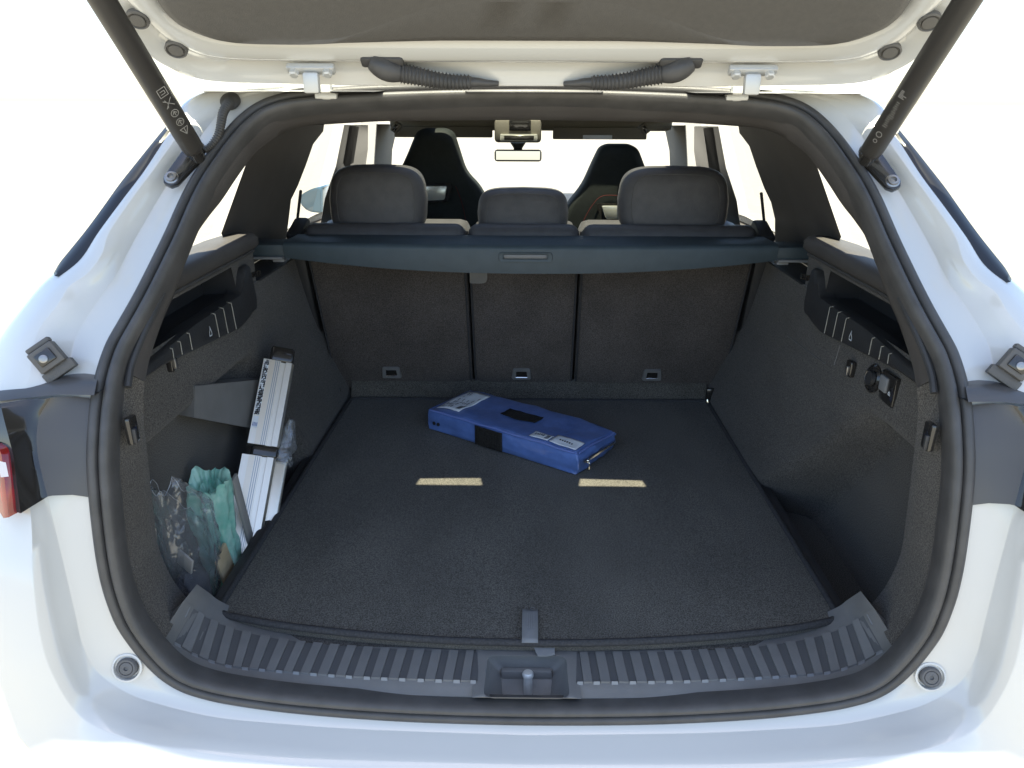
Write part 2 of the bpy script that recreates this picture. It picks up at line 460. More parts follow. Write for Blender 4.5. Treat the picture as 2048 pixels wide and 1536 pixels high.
gm = MB(); gm.grid(rows); gmm = gm.mirror(); gm.add(gmm.V, gmm.F)
gar = gm.done('opening_garnish', 'pillar_plastic', car, 50)
# thin lip strip beside the seal, low on each D-pillar
lip = [rs(h, v, .012) for h, v in [(806,780),(800,740),(782,690),(760,640),(738,590)]]
lb = MB(); lb.tube(spl(lip, 5), .005, 8); both(lb, 'edge_strip', 'plastic', car)

# -------- carpeted return between the seal and the side recess
RIM = [(772,770),(774,800),(773,850),(766,910),(759,975),(752,1035),(744,1092),(731,1130),(711,1168),(685,1202)]
rim = spl([sy(h, v, .01) for h, v in RIM], 6)
rin = [nearest_inner(p) for p in rim]
for _ in range(3): rin = [rin[0]] + [(rin[k-1] + rin[k]*2 + rin[k+1]) / 4 for k in range(1, len(rin)-1)] + [rin[-1]]
mb = MB(); mb.grid([[p + Vector((.004, -.004, 0)) for p in rin], [a.lerp(b, .35) for a, b in zip(rin, rim)], [a.lerp(b, .75) for a, b in zip(rin, rim)], rim,
         [p + Vector((.006, .006, 0)) for p in rim], [p + Vector((.10, .014, 0)) for p in rim]])
rets = both(mb, 'carpet_return', 'carpet', car, 50)
for s, rt in ((1, rets[0]), (-1, rets[1])):
    h = MB(); c = sy(809, 868, -.055); c.x -= .012
    h.box(((c.x + .006)*s, c.y + .004, c.z), (.010, .022, .040), bev=.004); h.done('hook_slot_dark', 'gloss_black', rt)  # black block stands for the dark of the slot recess
    h = MB(); h.box(((c.x - .001)*s, c.y - .004, c.z - .006), (.006, .005, .022), bev=.002); h.done('hook', 'plastic', rt)

# -------- boot side walls
BT = [(.60, .535), (.70, .508), (.74, .511), (.80, .532), (.90, .562), (1.0, .580), (1.17, .598), (1.25, .61)]
def wallx(y, z, left=False):
    b = interp(BT, z)
    line = (.50 + (1.0 - z)*.25) if left else (.20 + (1.0 - z)*.89)
    m = sstep(line + .035, line - .045, y) * sstep(1.015, .985, z)
    x = b + (max(b, .64 if not left else .618) - b)*m
    arch = 0 if left else .018*sstep(.35, .6, y)*sstep(.98, .8, z)
    return x - arch*.5
ys = [.012 + (1.06 - .012)*i/80 for i in range(81)]
zs = [.60 + (1.132 - .60)*i/60 for i in range(61)]
mb = MB(); mb.grid([[Vector((wallx(y, z), y, z)) for y in ys] for z in zs])
mbl = MB(); mbl.grid([[Vector((-wallx(y, z, True), y, z)) for y in ys] for z in zs])
walls = (mb.done('side_wall', 'carpet', car, 60), mbl.done('side_wall', 'carpet', car, 60))
# upper storage pocket: dark hollow with a shaped plastic lip panel in front
PY0, PY1 = .10, .505
for s, w in ((1, walls[0]), (-1, walls[1])):
    k = MB()
    def pz(y): return 1.136 - .012*sstep(.3, .1, y)
    def ptop(y): return 1.186 - .02*sstep(.25, .05, y)
    N = 24; yy = [PY0 + (PY1-PY0)*i/N for i in range(N+1)]
    k.grid([[Vector((s*.602, y, pz(y)-.004)) for y in yy], [Vector((s*.665, y, pz(y)-.006)) for y in yy], [Vector((s*.672, y, ptop(y)+.004)) for y in yy], [Vector((s*.60, y, ptop(y)+.004)) for y in yy]])
    k.add([(s*.598, PY1, pz(PY1)-.006), (s*.672, PY1, pz(PY1)-.006), (s*.672, PY1, ptop(PY1)), (s*.598, PY1, ptop(PY1))], [(0, 1, 2, 3)])
    k.done('pocket', 'plastic_smooth', w, 40)
    # lip panel with pale seams
    lp = MB(); rowsb = []
    def ends(y): return sstep(PY0-.08, PY0-.02, y)*sstep(PY1+.055, PY1+.005, y)
    yy2 = [PY0-.08 + (PY1+.055-PY0+.08)*i/40 for i in range(41)]
    for (dx, tz) in ((.0, 0), (-.010, .03), (-.014, .25), (-.013, .7), (-.010, .95), (-.003, 1.0), (.02, .98)):
        row_ = []
        for y in yy2:
            z0 = 1.066 + .040*min(1, max(0, (.52-y)/.384)) + .018*sstep(.44, .55, y); z1 = pz(y) + .045*sstep(PY1-.01, PY1+.03, y)
            z = z0 + (z1 - z0)*tz
            row_.append(Vector((s*(wallx(y, min(z, 1.13)) + dx), y, z)))
        rowsb.append(row_)
    lp.grid(rowsb); lpo = lp.done('pocket_panel', 'plastic', w, 50)
    for q in (.425, .385, .345, .232, .195, .165):
        sm = MB(); z0 = 1.071 + .040*min(1, max(0, (.52-q)/.384)); z1 = pz(q) - .004
        pth = [Vector((s*(wallx(q, z) - .0145), q + .004*(z - z0)/(z1 - z0), z)) for z in [z0 + (z1-z0)*i/6 for i in range(7)]]
        pth.append(pth[-1] + Vector((s*.012, -.001, .003)))
        sm.tube(pth, .0009, 6); sm.done('seam', 'thread', w)
    # hook symbol printed on the panel
    ic = MB(); o = Vector((s*(wallx(.31, 1.11) - .0152), .313, 1.110))
    ribbon(ic, [(-.005, -.008), (.005, -.008), (.005, -.003), (.001, .004), (.001, .009), (-.005, -.004), (-.005, -.008)], .0022, o, Vector((0, -1, 0)), Vector((0, 0, 1)))
    ic.done('hook_symbol', 'paper', w)
    # wall above the pocket and behind it, up to the ledge
    up = MB()
    yb = [.0 + 1.06*i/40 for i in range(41)]
    def ledgez(y): return -.05*sstep(.22, -.05, y)
    YL = .625
    yb = [.06 + (YL-.06)*i/40 for i in range(41)]
    top = [[Vector((s*.598, y, 1.130 if (y > PY1 or y < PY0) else 1.188)) for y in yb], [Vector((s*.598, y, 1.203 + ledgez(y))) for y in yb]]
    up.grid(top); up.done('upper_wall', 'carpet', w)
    # window ledge
    lg = MB(); prof = [(.606, 1.200), (.592, 1.203), (.583, 1.212), (.583, 1.226), (.592, 1.236), (.61, 1.239), (.65, 1.233), (.70, 1.218)]
    lg.grid([[Vector((s*x, y, z + ledgez(y))) for y in yb] for x, z in prof]); lg.add([Vector((s*x, YL, z)) for x, z in prof], [tuple(range(len(prof)))]); lg.done('window_ledge', 'pillar_plastic', car, 60)
    cm = MB(); cm.add([(s*.590, YL, 1.131), (s*.672, YL, 1.131), (s*.672, 1.06, 1.131), (s*.590, 1.06, 1.131), (s*.672, YL, 1.225), (s*.672, 1.06, 1.225), (s*.598, YL, 1.131), (s*.598, YL, 1.203), (s*.672, YL, 1.203)], [(0, 1, 2, 3), (1, 2, 5, 4), (6, 1, 8, 7)]); cm.done('cover_mount', 'plastic', w)
    gp = MB(); gp.tube([Vector((s*.597, y, 1.198 + ledgez(y))) for y in yb[4:]], .004, 8); gp.done('shadow_gap', 'rubber', w)  # dark bead stands for the shade in the gap under the ledge
    # vent grille marks
    vn = MB()
    for j in range(4): vn.box((s*.597, .60 + j*.016, 1.150 - j*.002), (.004, .010, .012), bev=.001, seg=1)
    vn.done('grille', 'gloss_black', w)
# small fittings on the right wall
rw, lw_ = walls
def wall_pt(u, v):
    sgn = 1 if u > 1060 else -1
    return af(u, v, lambda p: abs(p.x) - wallx(p.y, p.z, p.x < 0) + .001)
c = wall_pt(1706, 737); h = MB(); h.box(c + Vector((-.004, 0, 0)), (.012, .022, .030), bev=.004); h.done('bag_hook', 'gloss_black', rw)
h = MB(); h.box(c + Vector((-.011, -.004, -.003)), (.006, .006, .018), bev=.002); h.done('hook_tip', 'steel', rw)
c = wall_pt(1748, 757); h = MB(); h.lathe(c, (-1, 0, .15), [(.024, -.003), (.025, .003), (.021, .006), (.019, .003), (0, .002)], 24); so_ = h.done('power_socket', 'gloss_black', rw)
h = MB(); h.lathe(c + Vector((-.004, 0, .0)), (-1, 0, .15), [(.013, 0), (.012, .006), (0, .0065)], 20); h.done('socket_cap', 'plastic', so_)
c = wall_pt(1779, 777); h = MB(); h.box(c, (.010, .052, .052), bev=.004); sw = h.done('switch_plate', 'gloss_black', rw)
h = MB(); h.box(c + Vector((-.006, .009, .005)), (.006, .024, .026), bev=.002); h.done('switch_button', 'tab', sw)
ic = MB(); ribbon(ic, [(-.004, 0), (.004, 0), (0, .006), (-.004, 0)], .002, c + Vector((-.0065, -.014, -.006)), Vector((0, -1, 0)), Vector((0, 0, 1))); ic.done('switch_symbol', 'paper', sw)
c = wall_pt(338, 722); h = MB(); h.box(c + Vector((.004, 0, 0)), (.012, .022, .034), bev=.004); h.done('bag_hook', 'gloss_black', lw_)
h = MB(); h.box(c + Vector((.011, -.004, -.003)), (.006, .006, .018), bev=.002); h.done('hook_tip', 'steel', lw_)
# pale flat panel lying against the left wall
pb = [ax(u, v, -.580 + .012*(u-390)/150) for u, v in ((390, 772), (470, 764), (545, 757), (548, 862), (505, 857), (388, 835))]
h = MB(); h.prism(pb, (-.034, .012, 0)); h.done('wall_board', 'plastic_sill', lw_)
# faint moulded lines on the right wall
for a, b in (((1575, 672), (1650, 728)), ((1680, 690), (1668, 730))):
    ml = MB(); ml.tube([wall_pt(a[0] + (b[0]-a[0])*i/6, a[1] + (b[1]-a[1])*i/6) + Vector((.0002, 0, 0)) for i in range(7)], .0007, 5); ml.done('moulded_line', 'plastic_sill', rw)

# -------- boot floor, side rails, niche floors
h = MB(); h.box((0, .495, .671), (1.05, 1.05, .06)); h.done('floor_pan', 'carpet', car)
for s in (1, -1):
    h = MB(); h.box((s*.595, .33, .60), (.13, .70, .06)); h.done('niche_floor', 'carpet', car)
    h = MB(); h.box((s*.5185, .485, .697), (.020, 1.0, .045), bev=.006); h.done('floor_rail', 'plastic', car)
# carpet strip bridging to the seat
fl = MB(); fx = .498
fl.grid([[Vector((x, y, z)) for x in [-fx + 2*fx*i/20 for i in range(21)]] for y, z in ((.962, .716), (.970, .728), (.982, .752), (.990, .764), (.998, .767), (1.012, .766))])
fl.done('floor_flap', 'carpet_mat', car, 60)
for u, v in ((668, 798), (1426, 798)):
    c = az(u, v, .735); s = 1 if u > 1060 else -1
    lp = MB(); lp.tube([c + Vector((.016*math.cos(a), -.006*math.sin(a) - .004, -.018*math.sin(a))) for a in [math.pi*i/12 for i in range(13)]], .0035, 8)
    tr_ = lp.done('tie_down_ring', 'chrome', car)
    lp = MB(); lp.box(c + Vector((0, .004, .012)), (.040, .012, .036), bev=.004); lp.done('ring_mount', 'gloss_black', tr_)

# -------- loading sill
SR = [(0,1306,.700),(95,1306,.700),(300,1301,.700),(473,1288,.702),(580,1268,.712),(640,1245,.737),(665,1228,.760),(692,1211,.792)]
SFR = [(0,1366,.699),(104,1366,.699),(320,1361,.699),(500,1350,.701),(599,1341,.707),(665,1320,.722),(703,1298,.738),(741,1287,.760)]
SB = [(0,1400,-.001),(110,1400,-.001),(330,1396,-.001),(510,1385,-.001),(615,1373,-.001),(690,1350,-.001),(725,1327,-.001),(752,1302,-.001)]
rR = spl([sz(*k) for k in SR], 10); rF = spl([sz(*k) for k in SFR], 10)
rB = spl([rs(k[0], k[1], .012) for k in SB], 10)
rRb = [p + Vector((0, .05, -.004)) for p in rR]
rM = [a.lerp(b, .25) + Vector((0, -.004, -.001)) for a, b in zip(rF, rB)]
rM2 = [a.lerp(b, .6) + Vector((0, -.008, 0)) for a, b in zip(rF, rB)]
RC = .079                                      # half width of the latch recess
half_ = MB()
i0 = next(i for i, p in enumerate(rF) if p.x > RC + .002) - 1
for L_ in (rRb, rR, rF, rM, rM2, rB): L_[i0] = L_[i0].lerp(L_[i0+1], max(0, (RC - .003 - L_[i0].x)/(L_[i0+1].x - L_[i0].x))); L_[i0].x = RC - .003
half_.grid([rRb[i0:], rR[i0:], rF[i0:], rM[i0:], rM2[i0:], rB[i0:], [p + Vector((0, .03, -.01)) for p in rB[i0:]]])
# end return of the sill trim
en = MB(); e = [rR[-1], rF[-1], rM[-1], rB[-1]]
half_.add(e + [p + Vector((.02, .0, -.02)) for p in e], [(0, 1, 5, 4), (1, 2, 6, 5), (2, 3, 7, 6)])
hm = half_.mirror(); half_.add(hm.V, hm.F)
sill = half_.done('sill_trim', 'plastic_sill', car, 40)
hF = [k[0] for k in spl([(k[0], 0, 0) for k in SFR], 10)]; hF[i0] = 99.0
def sat(hh, f):                                # point on the sill top: hh = front pixel offset, f = 0 rear .. 1 front
    for i in range(len(hF)-1):
        if hF[i] <= hh <= hF[i+1]:
            t = (hh - hF[i]) / (hF[i+1]-hF[i]); return (rR[i].lerp(rR[i+1], t)).lerp(rF[i].lerp(rF[i+1], t), f)
    return rR[-1].lerp(rF[-1], f)
GR = [104,140,176,212,249,285,320,356,391,427,462,496,531,565,598,632,666,701]
for s in (1, -1):
    for i in range(len(GR)):
        a = GR[i] + 8; b = (GR[i+1] - 8) if i + 1 < len(GR) else 738
        Q = [sat(a, -.03), sat(b, -.03), sat(b, 1.0), sat(a, 1.0)]
        zt = .0030
        V = [Vector((s*q.x, q.y, q.z)) for q in Q]
        T = []
        cx = sum(V, Vector()) / 4
        for q in V: T.append(q.lerp(cx, .02) + Vector((0, 0, zt)))
        V = [q - Vector((0, 0, .002)) for q in V]
        mk('tread_rib', V + T, [(4, 5, 6, 7), (0, 1, 5, 4), (1, 2, 6, 5), (2, 3, 7, 6), (3, 0, 4, 7)], 'plastic_sill', sill)
        gq = [sat(GR[i]-8, 0), sat(GR[i]+8, 0), sat(GR[i]+8, .97), sat(GR[i]-8, .97)]
        mk('groove', [Vector((s*q.x, q.y, q.z + .0013)) for q in gq], [(0, 1, 2, 3)], 'groove', sill)
        d0, d1 = sat(GR[i]-6.5, .995), sat(GR[i]+6.5, .995)
        e0, e1 = sat(GR[i]-6.5, .945), sat(GR[i]+6.5, .945)
        mk('groove_end_glint', [Vector((s*q.x, q.y, q.z + dz)) for q, dz in ((e0, .0008), (e1, .0008), (d1, .0036), (d0, .0036))] + [Vector((s*q.x, q.y - .002, q.z - .001)) for q in (d1, d0)], [(0, 1, 2, 3), (3, 2, 4, 5)], 'mark', sill)  # pale colour stands for the glint on the groove's end wall
    d0, d1 = sat(714, .34), sat(716, .06)
    mk('end_mark', [Vector((s*q.x, q.y, q.z + .0045)) + w for q in (d0, d1) for w in (Vector((-.0012, 0, 0)), Vector((.0012, 0, 0)))], [(0, 1, 3, 2)], 'mark', sill)
# latch recess in the middle of the sill
rc = MB()
zt = .702; fy0 = sz(0, 1311, zt).y; fyr = fy0
ft = [sz(-77, 1313, zt), sz(77, 1313, zt)]
fb = [rs(83, 1396, -.002), rs(-83, 1396, -.002)]
ft[0].x, ft[1].x = -.060, .060
fb[0].x, fb[1].x = .062, -.062
rim4 = rpoly([ft[0], ft[1], fb[0], fb[1]], .012, 4)
bk = [Vector((-.040, -.050, .676)), Vector((.040, -.050, .676)), Vector((.036, -.085, .645)), Vector((-.036, -.085, .645))]
bk4 = rpoly(bk, .008, 4)
nr = len(rim4)
outer4 = rpoly([Vector((-RC, ft[0].y + .02, zt - .001)), Vector((RC, ft[0].y + .02, zt - .001)), Vector((RC, fb[0].y + .004, fb[0].z - .004)), Vector((-RC, fb[0].y + .004, fb[0].z - .004))], .002, 4)
lipr = [p + Vector((0, -.002, .003)) for p in rim4]
rc.grid([outer4, [a.lerp(b, .85) + Vector((0, -.003, .0035)) for a, b in zip(outer4, rim4)], lipr, rim4, [a.lerp(b, .5) for a, b in zip(rim4, bk4)], bk4], True)
rc.F.append(tuple(len(rc.V) - nr + i for i in range(nr)))
lr = rc.done('latch_recess', 'plastic_sill', car, 45)
h = MB(); h.box((0, -.0555, .669), (.078, .010, .024), bev=.002); h.done('recess_step', 'plastic_sill', lr)
st = MB(); st.tube([(.002, -.074, .648), (.002, -.074, .664), (.002, -.074, .679), (.002, -.072, .687)], .0068, 14)
sto = st.done('striker', 'zinc', lr)
st = MB(); st.lathe((.002, -.073, .684), (0, .1, 1), [(.0085, 0), (.0088, .004), (.007, .007), (0, .008)], 16); st.done('striker_head', 'zinc', lr)
h = MB(); h.box((.002, -.071, .6475), (.034, .024, .004), bev=.001); h.done('striker_slot', 'gloss_black', lr)

# -------- bump stops, side guide blocks, black corner panels, tail lights
for s in (1, -1):
    c = rs(802, 1343, -.006); c.x *= s; n = Vector((-.12*s, -1, .35))
    h = MB(); h.lathe(c, n, [(.0205, -.004), (.0205, .0035), (.0180, .0040), (.0165, -.001), (.016, -.006)], 28); bs = h.done('bump_stop', 'paint', car)
    h = MB(); h.lathe(c, n, [(.0142, -.008), (.0142, .004), (.0122, .0065), (.0098, .0065), (.0092, .005), (.0086, .0065), (.003, .007), (.0026, .005), (0, .005)], 24); h.done('rubber_stop', 'tab_dark', bs)
    c = rs(968, 722, -.032); c.x *= s
    M = frame((-.25*s, -1, .35)) @ Matrix.Rotation(R(-33*s), 3, 'Z')
    h = MB(); h.box(c, (.036, .031, .018), M, bev=.002); gb = h.done('guide_block', 'gate_trim', car)
    h = MB(); h.box(c + M @ Vector((0, 0, .006)), (.023, .018, .012), M, bev=.002); h.done('guide_pocket', 'gloss_black', gb)
    h = MB(); h.lathe(c + M @ Vector((.002*s, -.001, .011)), M @ Vector((0, 0, 1)), [(.0055, 0), (.0055, .003), (.003, .004), (0, .0035)], 16); h.done('guide_screw', 'steel', gb)
    h = MB(); h.box(c + M @ Vector((0, -.022, -.004)), (.044, .014, .012), M, bev=.002); h.done('guide_lip', 'gate_trim', gb)
    h = MB(); h.box(c + M @ Vector((0, .020, -.003)), (.034, .007, .012), M, bev=.002); h.done('guide_wing', 'gate_trim', gb)
PSE = [(876,804),(881,840),(883,880),(884,920),(882,960),(877,1003)]
PCU = [(962,803),(984,840),(990,880),(987,920),(978,960),(967,1002)]
PLT = [(1064,815),(1056,848),(1046,885),(1036,925),(1029,980),(1021,1036)]
a_ = spl([rs(h, v, -.003) for h, v in PSE], 6); b_ = spl([rs(h, v, -.026) for h, v in PCU], 6); c_ = spl([rs(h, v, -.066) for h, v in PLT], 6)
d_ = [p + Vector((.05, .02, 0)) for p in c_]
mb = MB(); mb.grid([[p + Vector((0, .012, 0)) for p in a_], a_, [a.lerp(b, .5) + Vector((0, .006, 0)) for a, b in zip(a_, b_)], [a.lerp(b, .92) + Vector((0, .003, 0)) for a, b in zip(a_, b_)], b_])
both(mb, 'corner_panel', 'satin_black', car, 50)
mb = MB(); mb.grid([b_, [p + Vector((.004, -.004, 0)) for p in b_], [a.lerp(b, .5) + Vector((0, .004, 0)) for a, b in zip(b_, c_)], c_, d_])
e_ = [b_[-1], c_[-1], d_[-1], rs(1003, 1030, -.03)]
mb.add([b_[-1], c_[-1], c_[-1] + Vector((.05, .06, 0)), b_[-1] + Vector((.03, .04, 0))], [(0, 1, 2, 3)])
both(mb, 'lamp_surround', 'gloss_black', car, 50)
t0 = spl([rs(h, v, -.008) for h, v in [(867,761),(900,760),(940,762),(985,770),(1060,777),(1130,785)]], 6)
t1 = spl([rs(h, v, -.030) for h, v in [(870,775),(905,774),(948,777),(990,784),(1060,792),(1130,800)]], 6)
t2 = spl([rs(h, v, -.032) for h, v in [(874,797),(905,797),(945,797),(985,801),(1060,810),(1130,820)]], 6)
mb = MB(); mb.grid([[p + Vector((0, .02, 0)) for p in t0], t0, t1, t2, [p + Vector((0, .04, -.004)) for p in t2]])
both(mb, 'corner_band', 'satin_black', car, 50)
l0 = spl([rs(h, v, -.064) for h, v in [(1062,895),(1046,905),(1040,930),(1034,980),(1028,1035)]], 6)
l1 = spl([rs(h, v, -.072) for h, v in [(1085,895),(1075,910),(1070,935),(1064,985),(1056,1046)]], 6)
l2 = [p + Vector((.085, .085, .004)) for p in l1]
mb = MB(); mb.grid([[p + Vector((0, .03, 0)) for p in l0], l0, [a.lerp(b, .4) + Vector((0, -.006, 0)) for a, b in zip(l0, l1)], l1, l2])
mb.add([l0[-1], l1[-1], l2[-1], l0[-1] + Vector((.07, .09, 0))], [(0, 1, 2, 3)])
lamps = both(mb, 'tail_lamp', 'red_lens', car, 45)
for s, lo in ((1, lamps[0]), (-1, lamps[1])):
    q = [rs(h, v, -.083) for h, v in ((1070, 930), (1052, 934), (1046, 962), (1062, 964))]
    mk('reflector', [Vector((s*p.x, p.y, p.z)) for p in q], [(0, 1, 2, 3)], 'lens_clear', lo)
# black blades along the rear side windows
bl = [(735,258),(762,291),(793,330),(826,372),(860,420),(893,465),(925,505),(945,530),(958,552)]
bi = [(718,268),(739,304),(765,345),(793,388),(825,436),(857,482),(890,521),(915,546),(944,560)]
p0 = spl([rs(h, v, -.008) for h, v in bl], 5); p1 = spl([rs(h, v, -.009) for h, v in bi], 5)
mb = MB(); mb.grid([[p + Vector((.012, .10, 0)) for p in p0], [p + Vector((.004, .01, 0)) for p in p0], p0, [a.lerp(b, .5) + Vector((0, -.006, 0)) for a, b in zip(p0, p1)], p1, [p + Vector((0, .02, 0)) for p in p1]])
both(mb, 'window_blade', 'blade', car, 40)

# -------- cabin shell: roof, headliner, sides, doors, screens
def roofz(x, y): return 1.60 - .18*x*x - .03*max(0, y-1.2)**2
h = MB(); GX, GY0, GY1 = .335, .885, 1.925
xs_ = [-.545, -.45, -GX, -.15, 0, .15, GX, .45, .545]; yr = [.352, .6, GY0, 1.36, 1.735, GY1, 2.2]  # unseen roof openings; solid band between them added to keep sun off seats
def roofcells(zf, mb):
    for i in range(len(xs_)-1):
        for j in range(len(yr)-1):
            if abs(xs_[i]+xs_[i+1])/2 < GX and (GY0-.01 < (yr[j]+yr[j+1])/2 < 1.36 or 1.735 < (yr[j]+yr[j+1])/2 < GY1): continue
            mb.add([(xs_[a], yr[b], zf(xs_[a], yr[b])) for a, b in ((i, j), (i+1, j), (i+1, j+1), (i, j+1))], [(0, 1, 2, 3)])
roofcells(roofz, h); h.done('roof_panel', 'paint', car, 60)
h = MB(); roofcells(lambda x, y: 1.488 - .10*x*x - .02*max(0, y-1.2), h); h.done('headliner', 'headliner', car, 60)
h = MB(); h.add([(-GX-.01, GY0-.01, 1.592), (GX+.01, GY0-.01, 1.592), (GX+.01, GY1+.01, 1.575), (-GX-.01, GY1+.01, 1.575)], [(0, 1, 2, 3)]); h.done('roof_glass', 'roof_glass', car)
def sidex(z): return .655 - .44*(z - 1.2) if z > 1.2 else .655
def side(h_, v): return sf(h_, v, lambda p: p.x - sidex(p.z))
def sidepanel(pts, th, name, m, bev=.0):
    P = [side(*q) for q in pts]; mb = MB(); mb.prism(P, (th*.25, abs(th), 0)); return both(mb, name, m, car, 30)
# C-pillar trims
Cout = [(568,322),(545,292),(500,262),(440,246),(414,248),(416,264),(436,290),(450,331),(466,373),(480,402),(489,439),(489,482),(560,490),(612,488),(620,470)]
P = [side(*q) for q in Cout]
mb = MB(); V = P + [p + Vector((.06, .0, 0)) for p in P]
mb.prism(P, (.014, .05, 0)); both(mb, 'pillar_trim', 'pillar_plastic', car, 30)
sidepanel([(374,252),(326,252),(326,300),(334,352),(350,480),(424,480),(412,400),(390,335)], .05, 'door_pillar', 'blade')
sidepanel([(364,255),(350,255),(362,340),(374,420),(384,480),(397,480),(386,400),(377,335)], -.02, 'belt_cover', 'pillar_plastic')
sidepanel([(308,250),(266,250),(277,300),(282,345),(284,480),(316,480),(314,350),(311,300)], .05, 'front_pillar', 'headliner')
bt_ = MB(); bt_.tube([side(484, 384) + Vector((-.03, 0, 0)), side(489, 440) + Vector((-.03, 0, -.0)), side(484, 478) + Vector((-.03, 0, 0))], .004, 6); both(bt_, 'seat_belt', 'rubber', car)
for s in (1, -1):
    def q(y, z, dx=0): return Vector((s*(sidex(z) + .055 + dx), y, z))
    gq = MB(); gq.add([q(.30, 1.225), q(.66, 1.225), q(.62, 1.45, -.018), q(.42, 1.45, -.018)], [(0, 1, 2, 3)]); gq.done('quarter_glass', 'glass', car)
    gq = MB(); gq.add([q(.94, 1.15), q(1.46, 1.14), q(1.38, 1.45, -.018), q(.93, 1.45, -.018)], [(0, 1, 2, 3)]); gq.done('door_glass', 'glass', car)
    gq = MB(); gq.add([q(1.7, 1.12), q(2.45, 1.08), q(2.05, 1.45, -.018), q(1.66, 1.45, -.018)], [(0, 1, 2, 3)]); gq.done('door_glass', 'glass', car)
    # roof rails and body sides
    h = MB(); h.add([q(.47, 1.455, -.003), q(2.15, 1.455, .03), Vector((s*.545, 2.2, 1.50)), Vector((s*.545, .47, 1.545))], [(0, 1, 2, 3)]); h.done('roof_side', 'paint', car); h = MB(); h.add([Vector((s*.525, .42, 1.452)), Vector((s*.525, 2.2, 1.43)), q(2.15, 1.455, .03), q(.38, 1.455, -.003)], [(0, 1, 2, 3)]); h.done('roof_rail', 'headliner', car)
    h = MB(); pr = [(.70, 1.205), (.72, 1.19), (.80, 1.05), (.88, .95), (.90, .80), (.89, .60), (.88, .40), (.84, .30)]
    h.grid([[Vector((s*x, y, z - (.05*sstep(.7, 1, y) + .05*sstep(1.4, 2.6, y))*sstep(.9, 1.2, z))) for y in (.25, .6, 1.0, 1.5, 2.0, 2.6, 3.3, 3.6)] for x, z in pr]); h.done('body_side', 'paint', car, 40)
    h = MB(); h.add([Vector((s*.62, 1.0, 1.135)), Vector((s*.71, 1.0, 1.15)), Vector((s*.71, 2.5, 1.09)), Vector((s*.62, 2.5, 1.08)), Vector((s*.62, 1.0, .4)), Vector((s*.62, 2.5, .4))], [(0, 1, 2, 3), (0, 3, 5, 4)]); h.done('door_trim', 'pillar_plastic', car)
h = MB(); h.box((0, 1.7, .36), (1.5, 3.4, .08)); h.done('underbody', 'plastic', car)
h = MB(); h.box((0, 2.62, .78), (1.30, .50, .60), bev=.06); h.done('dashboard', 'plastic', car)
h = MB(); h.grid([[Vector((x, y, z)) for x in (-.85, -.4, 0, .4, .85)] for y, z in ((2.75, 1.03), (3.2, .98), (3.6, .86), (3.72, .6), (3.7, .3))]); h.done('bonnet', 'paint', car)
h = MB(); h.add([(-.60, 2.75, 1.05), (.60, 2.75, 1.05), (.50, 2.08, 1.44), (-.50, 2.08, 1.44)], [(0, 1, 2, 3)]); h.done('windscreen', 'glass', car)
# windscreen header, sun visors, overhead console, mirror
h = MB(); h.box((0, 2.14, 1.43), (1.10, .10, .07), bev=.02); hd = h.done('screen_header', 'headliner', car)
def aybox(u0, v0, u1, v1, y, th, name, m, par=car, bev=.004):
    a, b = ay(u0, v0, y), ay(u1, v1, y); mb = MB()
    mb.box(((a.x+b.x)/2, y, (a.z+b.z)/2), (abs(b.x-a.x), th, abs(b.z-a.z)), bev=min(bev, abs(b.z-a.z)*.45, abs(b.x-a.x)*.45, th*.45)); return mb.done(name, m, par)
vis = aybox(789, 252, 985, 275, 2.05, .03, 'sun_visor', 'headliner')
vis2 = aybox(1106, 254, 1292, 279, 2.05, .03, 'sun_visor', 'headliner')
aybox(1166, 270, 1224, 279, 2.03, .006, 'visor_label', 'paper', vis2, .001)
con = aybox(990, 238, 1082, 284, 1.98, .12, 'overhead_console', 'headliner', car, .012)
aybox(1000, 268, 1075, 283, 1.915, .01, 'reading_lamp', 'silver_trim', con)
aybox(1008, 271, 1068, 280, 1.908, .006, 'lamp_switches', 'gloss_black', con)
aybox(1018, 240, 1062, 262, 1.915, .008, 'console_slot', 'gloss_black', con)
rm = aybox(989, 299, 1083, 323, 2.02, .035, 'rear_view_mirror', 'plastic', car, .010)
a_m, b_m = ay(992, 302, 1.998), ay(1080, 320, 1.998); mfm = MB(); mfm.box((a_m.lerp(b_m, .5)), (abs(b_m.x - a_m.x), .004, abs(a_m.z - b_m.z)), Matrix.Rotation(R(-2.6), 3, 'X')); mfm.done('mirror_face', 'mirror_face', rm)
h = MB(); p = ay(1036, 292, 2.03); h.tube([p + Vector((0, 0, .012)), p + Vector((0, 0, -.006)), p + Vector((0, -.004, -.02))], [.03, .018, .014], 12); h.done('mirror_mount', 'plastic', rm)
for u, v in ((793, 255), (1288, 258)):
    c = ay(u, v, 1.85); h = MB(); h.box(c, (.026, .05, .035), Matrix.Rotation(R(35 if u < 1060 else -35), 3, 'Y'), bev=.004); gh = h.done('grab_handle', 'headliner', car)
    h = MB(); h.box(c + Vector((0, -.024, 0)), (.012, .006, .024), Matrix.Rotation(R(35 if u < 1060 else -35), 3, 'Y'), bev=.001); h.done('handle_recess', 'gloss_black', gh)
